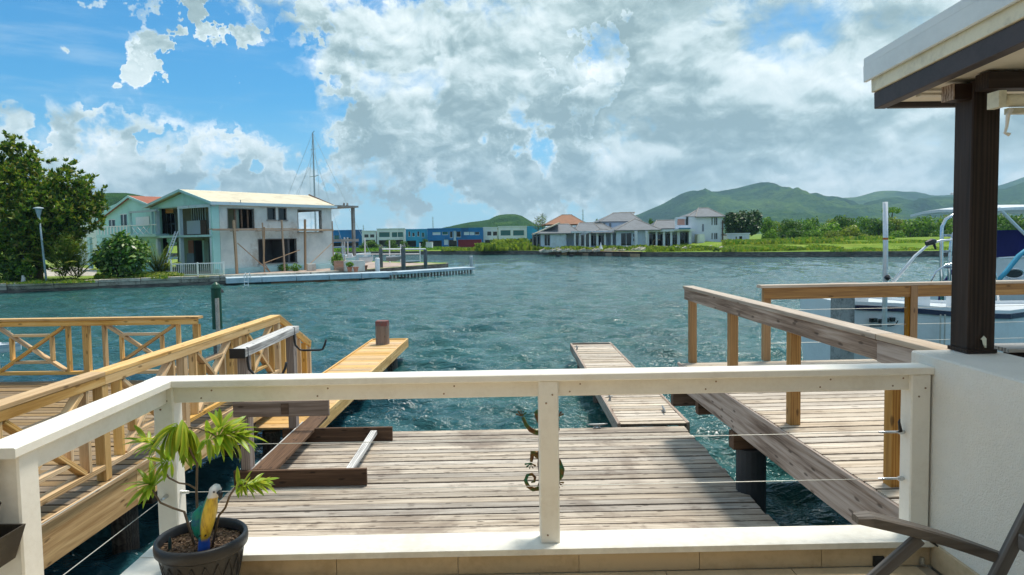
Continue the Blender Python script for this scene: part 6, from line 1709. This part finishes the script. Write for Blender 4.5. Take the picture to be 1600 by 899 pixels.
villa('low white villa with grey hip roof and a seven column porch', YV, [(860, 885, 363, 387, -2, 8, M['white_blue'], []), (845, 860, 364, 387, -1.7, 7, M['white_blue'], [(851, 859, 367, 384)]), (885, 960, 364, 386, .5, 6, M['white_blue'], [(899, 903, 368, 384), (906, 912, 368, 384), (915, 920.5, 366, 385), (923, 932, 368, 384), (935.5, 944, 368, 384)])],
      [(842, 905, 364.5, 350.5, 868, 888, -2.2, 10, GR), (900, 938, 361.5, 348.5, 905, 927, 3, 9, GR), (920, 962, 362, 350, 931, 941, 4, 7, GR), (926, 956, 363.5, 358.5, 937, 947, -3.4, 4, GR)],
      [(898.5, 365, 386, -3.1, .28), (906.5, 365, 386, -3.1, .28), (914.5, 365, 386, -3.1, .28), (922, 365, 386, -3.1, .34), (933.5, 365, 386, -3.1, .34), (945.5, 365, 386, -3.1, .34), (956, 365, 386, -3.1, .3)], extra=porch1)
def lean(t, a, Y):
    p, q = at(831, 367, Y), at(848, 356, Y)
    MB().bar((p.x-a.x, -1.5, p.z), (q.x-a.x+3, -1.5, q.z+.8), 4., .2).build('lean_roof', M['cream_roof'], t)
    for px in (832, 838, 843): u = at(px, 380, Y-1.5); MB().box(u.x-a.x-.1, u.x-a.x+.1, -3.2, -3, ZF-.1, at(px, 364, Y-3).z).build('porch_column', M['concrete_edge'], t)
villa('half open lean-to annex with pale sloping roof at the left end of the villas', YV+2, [(833, 847, 367, 387, 1, 4, M['inner_dark'], [(835, 845, 370, 385)])], [], extra=lean)
villa('two storey white villa with grey roof behind the double hip roofed garage', YV+8, [(941, 990, 346, 386, 0, 9, M['white_blue'], [(942.5, 945.8, 348.5, 358), (952, 955, 349, 358)]), ], [(939, 1000, 346, 333, 958, 985, 0, 12, GR), (955, 985, 337, 332.3, 968, 992, 5, 4, GR)])
villa('white garage wing with steep grey hip roof and dark open bay', YV-2, [(963, 1012, 361, 387, -1, 8, M['white_blue'], [(970.5, 986.5, 364.5, 384), (989.5, 993, 366, 370), (989.5, 993, 373, 377)])],
      [(963, 1030, 359.5, 342.5, 991, 993, -1.4, 11, GR)], [(994, 361, 387, -2.2, .5), (1010.5, 361, 387, -2.2, .4)])
def porch2(t, a, Y):
    p, q = at(1010, 362, Y-4), at(1086, 359, Y-4); MB().box(p.x-a.x, q.x-a.x, -4.3, 0, p.z-.08, p.z+.34).build('porch_roof', M['white_wall'], t)
    rg = random.Random(4); mats = [M['brown'], M['scaf'], M['inner']]
    for k in range(14):
        px = 1020+rg.random()*22; u = at(px, 384, Y-3.2); s = rg.uniform(.3, .8)
        MB().box(u.x-a.x-s, u.x-a.x+s, -3.5, -3.0-.1*rg.random(), u.z-.2+rg.random()*.6, u.z+.1+rg.random()*1.0).build('lumber_stack', mats[k % 3], t)
villa('long low villa with a six column porch and stacked lumber', YV+1, [(1012, 1092, 361, 387, 0, 7, M['white_blue'], [(1014, 1024, 366, 386), (1027, 1036, 366, 386), (1040, 1048, 365, 386), (1051, 1058, 367, 386), (1063, 1077, 364, 386), (1080, 1086, 367, 386)])],
      [(1022, 1062, 357, 344.5, 1026, 1056, 3, 8, GR)],
      [(1013, 362, 386, -4, .3), (1026, 362, 382, -4, .3), (1037.5, 362, 382, -4, .36), (1049, 362, 382, -4, .36), (1060.5, 362, 386, -4, .45), (1078.5, 362, 386, -4, .45)], extra=porch2)
def tower(t, a, Y):
    def bx(n, px0, px1, pt, pb, y0, y1, mat):
        p, q = at(px0, pb, Y+y0), at(px1, pt, Y+y0); MB().box(p.x-a.x, q.x-a.x, y0, y1, p.z, q.z).build(n, mat, t)
    bx('balcony_wall', 1055, 1078, 352, 358, -3, -2.8, M['white_wall']); bx('balcony_post', 1055, 1058, 340, 352, -3, -2.7, M['white_wall'])
    bx('balcony_floor', 1055, 1080, 358, 360.5, -4, 0, M['white_wall']); bx('pink_wall', 1059, 1070, 342.5, 352, -.4, -.2, plain('salmon_wall', (.45, .25, .20), .8))
    bx('balcony_lintel', 1057, 1072, 339.5, 342, -.8, -.3, M['white_wall']); bx('dark_door', 1071.5, 1075.5, 338.5, 352, -.5, -.3, M['tinted'])
    bx('blue_tarp', 1061, 1079, 356, 358.5, -4.6, -4.1, plain('blue_tarp', (.06, .2, .34), .7))
    bx('grey_shed', 1090, 1101, 366, 381, -3, -1, M['render_grey']); bx('scaffold_post', 1128.8, 1130.3, 344, 384, -.2, .2, M['brown'])
    for k in range(4): bx('scaffold_rung', 1127.5, 1132, 348+9*k, 349+9*k, -.4, -.3, M['brown'])
villa('tall two storey white villa with grey roof before the round dark tree', YV, [(1076, 1128, 339, 386, 0, 9, M['white_wall'], [(1097, 1100, 350.5, 362), (1111.5, 1114, 340, 352), (1116, 1121, 340, 352), (1111.5, 1114, 364.5, 374), (1116, 1121, 364.5, 374)])],
      [(1089, 1129.5, 338.5, 325.5, 1091, 1106, -.2, 10, GR), (1076, 1093, 338.5, 330, 1086, 1091, .4, 7, GR)], extra=tower)
block('small flat white outbuilding with dark door right of the tall villa', 1136, 1171, 366.5, 385, 132, 5, M['white_wall'], [(1149, 1152, 370, 377, 'dark'), (1155, 1160, 369.5, 380.5, 'open')], cat='outbuilding', name='outbuilding', group='villas under construction across the water')
# white marker on the far quay
c = at(941.5, 395, 110.5); mk = thing('quay_marker', 'small white pointed marker on the far quay before the villas', 'marker', (c.x, 112.5, ZF))
MB().lathe([(.45, 0), (.35, .3), (.16, .8), (.05, 1.4)], n=8).build('cone', M['white_wall'], mk)
qd = thing('far_quay_platform', 'rusty brown timber platform along the far quay before the villas', 'platform')
a_, b_ = Vector((8.2, 119.3, .45)), Vector((20.0, 99.6, .45))
for k in range(12):
    p, q = a_.lerp(b_, k/12), a_.lerp(b_, (k+1)/12-.003); n_ = Vector((-.86, -.51, 0))*.45
    for zz in (.16, .40): board('platform_beam', (p.x+n_.x, p.y+n_.y, zz-.02*(k % 3)), (q.x+n_.x, q.y+n_.y, zz-.02*(k % 3)), .4, .2, M['brown'] if (k+int(zz*10)) % 3 else M['scaf'], qd)
    board('platform_plank', (p.x+n_.x*.4, p.y+n_.y*.4, .74), (q.x+n_.x*.4, q.y+n_.y*.4, .74), .9, .07, M['scaf'], qd)
    MB().tube([(p.x+n_.x*1.6, p.y+n_.y*1.6, -1), (p.x+n_.x*1.6, p.y+n_.y*1.6, .6)], .14, 8).build('pile', M['pile'], qd)
# the meadow rises gently away from the water
xs = np.linspace(24, 230, 60); rows = [(0, 0.), (6, .12), (16, .45), (28, .85), (40, 1.05), (70, 1.0), (110, .0)]
V = []; 
for dy, h in rows:
    for x in xs:
        y0 = np.interp(x, [19.9, 35, 54.7, 90, 150, 400], [100.5, 90.5, 82.7, 70, 55, 20])+2.5
        V.append((x, y0+dy, ZF+.004+h*min(1, (x-24)/12)*(1+.18*math.sin(x*.35+dy*.2)+.1*math.sin(x*.9))))
n_ = len(xs); F = [(r*n_+i, r*n_+i+1, (r+1)*n_+i+1, (r+1)*n_+i) for r in range(len(rows)-1) for i in range(n_-1)]
struct(put('meadow', fast_mesh('meadow', V, F, M['grass'], True)))
for i, (px, lab) in enumerate(((872, 'dark mooring stub left of its twin in the water off the far platform'), (892.5, 'dark mooring stub right of its twin in the water off the far platform'))):
    p = atz(px, 401.5, 0); t = thing('mooring_stub', lab, 'pile', (p.x, p.y, 0), 0, 'mooring stubs'); MB().tube([(0, 0, -1), (0, 0, .35)], .35, 8).build('shaft', M['blackrub'], t)
# rubble / construction clutter before the villas
rb = MB(); rg = random.Random(12)
for k in range(420):
    px = rg.uniform(845, 1130); Y = rg.uniform(106, 122); p = at(px, 390, Y); s = rg.uniform(.1, .5)
    rb.bar((p.x-s, Y, ZF+.1), (p.x+s, Y+rg.uniform(-.3, .3), ZF+rg.uniform(.0, .5)), s*.8, s*.7)
stuff(tag(rb.build('rubble', M['concrete']), 'scattered building rubble on the ground before the white villas', 'rubble'))
sand = MB()
p = at(1162, 385, 118); pts = []
mb = MB().lathe([(3.0, -.2), (2.2, .5), (1.3, .85), (.5, 1.05), (.05, 1.08)], (p.x, 118, ZF), 16)
tag(mb.build('sand_heap', M['path'], None, smooth=True), 'pale sand heap on the grass by the small white outbuilding', 'sand heap')
c = at(1228, 372, 150); car = thing('parked_car', 'small pale car half hidden in the tall meadow grass', 'car', (c.x-2, 150, ZF+.5))
MB().prism([(0, .3), (4.3, .3), (4.25, .85), (3.3, .95), (2.7, 1.45), (1.1, 1.5), (.5, .95), (0, .85)], 'y', 0, 1.7).build('body', M['lampgrey'], car)
MB().prism([(1.0, .97), (2.8, .97), (2.55, 1.38), (1.2, 1.42)], 'y', -.02, 1.72).build('window', M['tinted'], car)
for x in (.85, 3.4):
    MB().tube([(x, -.05, .33), (x, .15, .33)], .33, 12).build('wheel', M['blackrub'], car)

# ---- trees and bushes over the water
CR = {}
def crown_variants():
    for i in range(4):
        rg = random.Random(50+i); bl = []
        for k in range(9):
            a = rg.uniform(0, 2*PI); r = rg.uniform(.15, .62); bl.append((r*math.cos(a), r*math.sin(a)*.8, rg.uniform(.42, .8), rg.uniform(.26, .42), rg.uniform(.26, .4), rg.uniform(.16, .28)))
        for k in range(6):
            a = rg.uniform(0, 2*PI); bl.append((.62*math.cos(a), .5*math.sin(a), .26, .34, .3, .26))
        for nm in ('leaf_dark', 'leaf_mid', 'leaf_olive'):
            CR[(i, nm)] = crown_mesh('crown', bl, 2600, .115, M[nm], 60+i)
crown_variants()
tr_me = MB().tube([(0, 0, -.1), (.02, 0, .3), (.05, 0, .6)], [.05, .035, .015], 6).tube([(.02, 0, .2), (.25, .1, .5)], [.03, .01], 5).mesh('trunk', M['trunk'])
def bush(label, px0, px1, pyt, Y, nm, cat='tree', name='tree', group=None, i=None, zbase=ZF):
    a, b_ = at(px0, pyt, Y), at(px1, pyt, Y); w = (b_.x-a.x); h = a.z-zbase
    t = thing(name, label, cat, ((a.x+b_.x)/2, Y, zbase), random.uniform(-.3, .3) , group)
    t.scale = (w*.52, w*.52, h/1.02)
    put('crown', CR[(random.randrange(4) if i is None else i, nm)], t); put('trunk', tr_me, t)
    return t
c = at(1162, 386, 140)
bt2 = thing('tree', 'big round dark tree right of the tall white villa', 'tree', (c.x, 140, ZF))
w2 = (at(1194, 350, 140).x-at(1130, 350, 140).x)/2; h2 = at(1162, 327, 140).z-ZF
rg = random.Random(77); bl = [(0, 0, h2*.6, w2*.8, w2*.8, h2*.35)]
for k in range(12):
    a = rg.uniform(0, 2*PI); bl.append((w2*.6*math.cos(a), w2*.6*math.sin(a), h2*rg.uniform(.35, .78), w2*.36, w2*.36, h2*.2))
put('crown', crown_mesh('crown', bl, 9500, .60, leafmat('deep_green_foliage', [(.010, .035, .008), (.02, .06, .012), (.04, .10, .016), (.07, .14, .02)], .2), 71), bt2)
MB().tube([(0, 0, -.2), (0, 0, h2*.4), (.2, 0, h2*.7)], [.5, .35, .15], 8).build('trunk', M['trunk'], bt2)
ORDN = ['leftmost', 'second', 'third', 'fourth', 'fifth', 'sixth', 'seventh', 'eighth', 'ninth', 'tenth', 'eleventh', 'twelfth', 'thirteenth', 'fourteenth', 'fifteenth', 'sixteenth', 'seventeenth', 'eighteenth', 'nineteenth']
def ORD(k, n): return 'rightmost' if k == n-1 else ORDN[k]+('' if k == 0 else ' from left')
rowspec = [(1176, 1215, 338, 150, 'leaf_mid'), (1196, 1240, 347, 158, 'leaf_olive'), (1212, 1262, 342, 150, 'leaf_dark'), (1236, 1278, 344, 165, 'leaf_mid'), (1248, 1292, 339, 170, 'leaf_dark'), (1262, 1330, 348, 142, 'leaf_mid'),
 (1280, 1325, 341, 165, 'leaf_olive'), (1295, 1345, 336, 160, 'leaf_dark'), (1305, 1360, 352, 140, 'leaf_olive'), (1330, 1380, 338, 170, 'leaf_mid'), (1345, 1400, 341, 158, 'leaf_dark'), (1372, 1425, 339, 165, 'leaf_olive'),
 (1395, 1450, 341, 158, 'leaf_mid'), (1418, 1470, 337, 168, 'leaf_dark'), (1440, 1498, 341, 155, 'leaf_mid'), (1465, 1520, 336, 160, 'leaf_olive'), (1498, 1560, 338, 150, 'leaf_dark'), (1540, 1600, 334, 155, 'leaf_mid'), (1570, 1640, 337, 145, 'leaf_dark'), (1620, 1700, 332, 150, 'leaf_mid')]
for k in range(len(rowspec)):
    px0, px1, pyt, Y, nm = rowspec[k]
    bush(ORD(k, len(rowspec))+' bushy tree of the dense green belt across the meadow', px0, px1, pyt, Y, nm, group='tree belt beyond the meadow')
for k, (px0, px1, pyt, Y, nm) in enumerate(((1190, 1222, 358, 138, 'leaf_mid'), (1222, 1258, 357, 136, 'leaf_dark'), (1255, 1290, 360, 134, 'leaf_mid'), (1286, 1318, 361, 132, 'leaf_olive'), (1385, 1420, 360, 150, 'leaf_mid'), (1480, 1520, 352, 135, 'leaf_mid'))):
    bush(ORD(k, 6)+' rounded bush at the foot of the meadow tree belt', px0, px1, pyt, Y, nm, 'bush', 'bush', 'bushes before the tree belt')
bush('solitary dark bush on the far quay before the tall villa', 1113, 1125, 387, 96, 'leaf_dark', 'bush', 'bush')
bush('small green tree behind the brick steps roofline right of the house', 560, 600, 376, 172, 'leaf_dark', 'bush', 'bush', 'bushes before the blue buildings')
for k, (px0, px1, pyt) in enumerate(((574, 590, 376), (600, 622, 375), (622, 640, 377), (658, 672, 373))):
    bush(ORD(k, 4)+' dark hedge bush in front of the blue and white buildings', px0, px1, pyt, 172, 'leaf_dark', 'bush', 'bush', 'bushes before the blue buildings')
for px0, px1, pyt, Y, lab in ((928, 942, 343, 175, 'dark green tree top rising left of the two storey villa'), (1010, 1026, 341, 160, 'dark tree top behind the garage roof'), (905, 922, 347, 170, 'dark tree top between orange roof and two storey villa')):
    bush(lab, px0, px1, pyt, Y, 'leaf_dark')
# flat topped tree rising above the belt
c = at(1392, 345, 175); ft = thing('tree', 'flat topped tree standing above the green belt behind the guide pole', 'tree', (c.x, 175, ZF)); h = at(1392, 324, 175).z-ZF
put('crown', crown_mesh('crown', [(0, 0, h-.6, 2.6, 2, .6), (-1.2, 0, h-1.1, 1.3, 1, .4), (1.4, 0, h-1.2, 1.3, 1, .4)], 500, .5, M['leaf_mid'], 81), ft)
MB().tube([(0, 0, 0), (.1, 0, h*.6), (.5, 0, h-.8)], [.3, .2, .1], 6).tube([(.1, 0, h*.6), (-1, 0, h-1)], [.14, .06], 5).build('trunk', M['trunk'], ft)
# bare casuarinas by the orange roof
for px, pyt, lab in ((841, 338, 'sparse grey feathery tree left of the orange roof, the shorter one'), (848, 333, 'sparse grey feathery tree nearest the orange roof')):
    c = at(px, 360, 185); h = at(px, pyt, 185).z-ZF; t = thing('tree', lab, 'tree', (c.x, 185, ZF)); rg = random.Random(px); mb = MB()
    mb.tube([(0, 0, 0), (0, 0, h)], [.16, .04], 5)
    for k in range(26):
        z = h*rg.uniform(.45, .98); a = rg.uniform(0, 2*PI); L = (h-z)*.6+.5; mb.tube([(0, 0, z), (L*math.cos(a), L*math.sin(a), z+L*.7)], [.04, .015], 4)
    mb.build('trunk', M['pile_grey'], t)
    put('crown', crown_mesh('crown', [(0, 0, h*.75, 1.2, 1, h*.22)], 260, .35, M['leaf_olive'], px), t)

# ---- grass standing on the far ground (too many blades to count)
def tufts(name, label, regions, mat, seed):
    rg = np.random.default_rng(seed); Vs = []; Fs = []; nb = 0
    for (px0, px1, Y0, Y1, n, hmin, hmax, z) in regions:
        px = rg.uniform(px0, px1, n); Y = rg.uniform(Y0, Y1, n)
        h = hmin+(hmax-hmin)*rg.random(n)**1.5*(.6+.4*np.sin(px*.11+Y*.3))
        X = (px-788)/1067*Y; a = rg.random(n)*PI; w = h*.30+.06
        lean = rg.normal(size=(n, 2))*.25*h[:, None]
        ca, sa = np.cos(a)*w, np.sin(a)*w; z0 = np.full(n, z)
        V = np.stack([np.stack([X-ca, Y-sa, z0], 1), np.stack([X+ca, Y+sa, z0], 1), np.stack([X+ca*.5+lean[:, 0], Y+sa*.5+lean[:, 1], z0+h], 1), np.stack([X-ca*.4+lean[:, 0], Y-sa*.4+lean[:, 1], z0+h*.9], 1)], 1).reshape(-1, 3)
        Vs.append(V); Fs.append(np.arange(4*n).reshape(-1, 4)+nb); nb += 4*n
    me = fast_mesh(name, np.concatenate(Vs), np.concatenate(Fs), mat)
    return stuff(tag(put(name, me), label, 'grass'))
# the shore line depth as seen at each column of the far bank
tufts('meadow_grass', 'bright green meadow grass along the far bank below the tree belt', [(1130, 1320, 93, 108, 9000, .25, .7, ZF), (1130, 1320, 108, 132, 9000, .3, .8, ZF+.75), (1300, 1700, 86, 100, 6000, .12, .4, ZF), (1300, 1700, 98, 128, 12000, .15, .4, ZF+.75), (1230, 1400, 118, 138, 3000, .3, .9, ZF+.9)], M['leaf_yel'], 1)
tufts('reed_grass', 'tall yellowish reeds on the far bank before the white glass block and villas', [(745, 850, 124, 150, 9000, .5, 1.5, ZF), (772, 822, 150, 172, 3500, .8, 2.3, ZF), (850, 1010, 111, 122, 5000, .2, .9, ZF), (1010, 1130, 100, 120, 6000, .2, .8, ZF), (690, 750, 130, 150, 2500, .2, .7, ZF)], M['leaf_olive'], 2)
tufts('lawn_grass', 'short green grass on the far bank before the blue buildings', [(520, 720, 142, 180, 9000, .15, .45, ZF)], M['leaf_mid'], 3)
tufts('bank_grass', 'rough grass on the left bank under the trees', [(-60, 150, 45.6, 50, 2600, .06, .22, ZL), (150, 262, 49.3, 52, 1600, .08, .4, ZL)], M['leaf_yel'], 4)

# ---- the humid air between here and the hills
hz_m = bpy.data.materials.new('humid_air'); hz_m.use_nodes = True; hz_m.node_tree.nodes.clear()
H = NT(hz_m.node_tree); pv = H.n('ShaderNodeVolumePrincipled'); ho = H.n('ShaderNodeOutputMaterial')
pv.inputs['Color'].default_value = (.50, .76, 1.0, 1); pv.inputs['Density'].default_value = HAZE; pv.inputs['Anisotropy'].default_value = .2
hz_m.node_tree.links.new(pv.outputs[0], ho.inputs['Volume'])
if HAZE > 0:
    hz = MB().box(-3200, 3200, -300, 4600, -3.2, 420).build('haze', hz_m); stuff(hz); tag(hz, 'pale humid air between the harbour and the hills', 'haze')
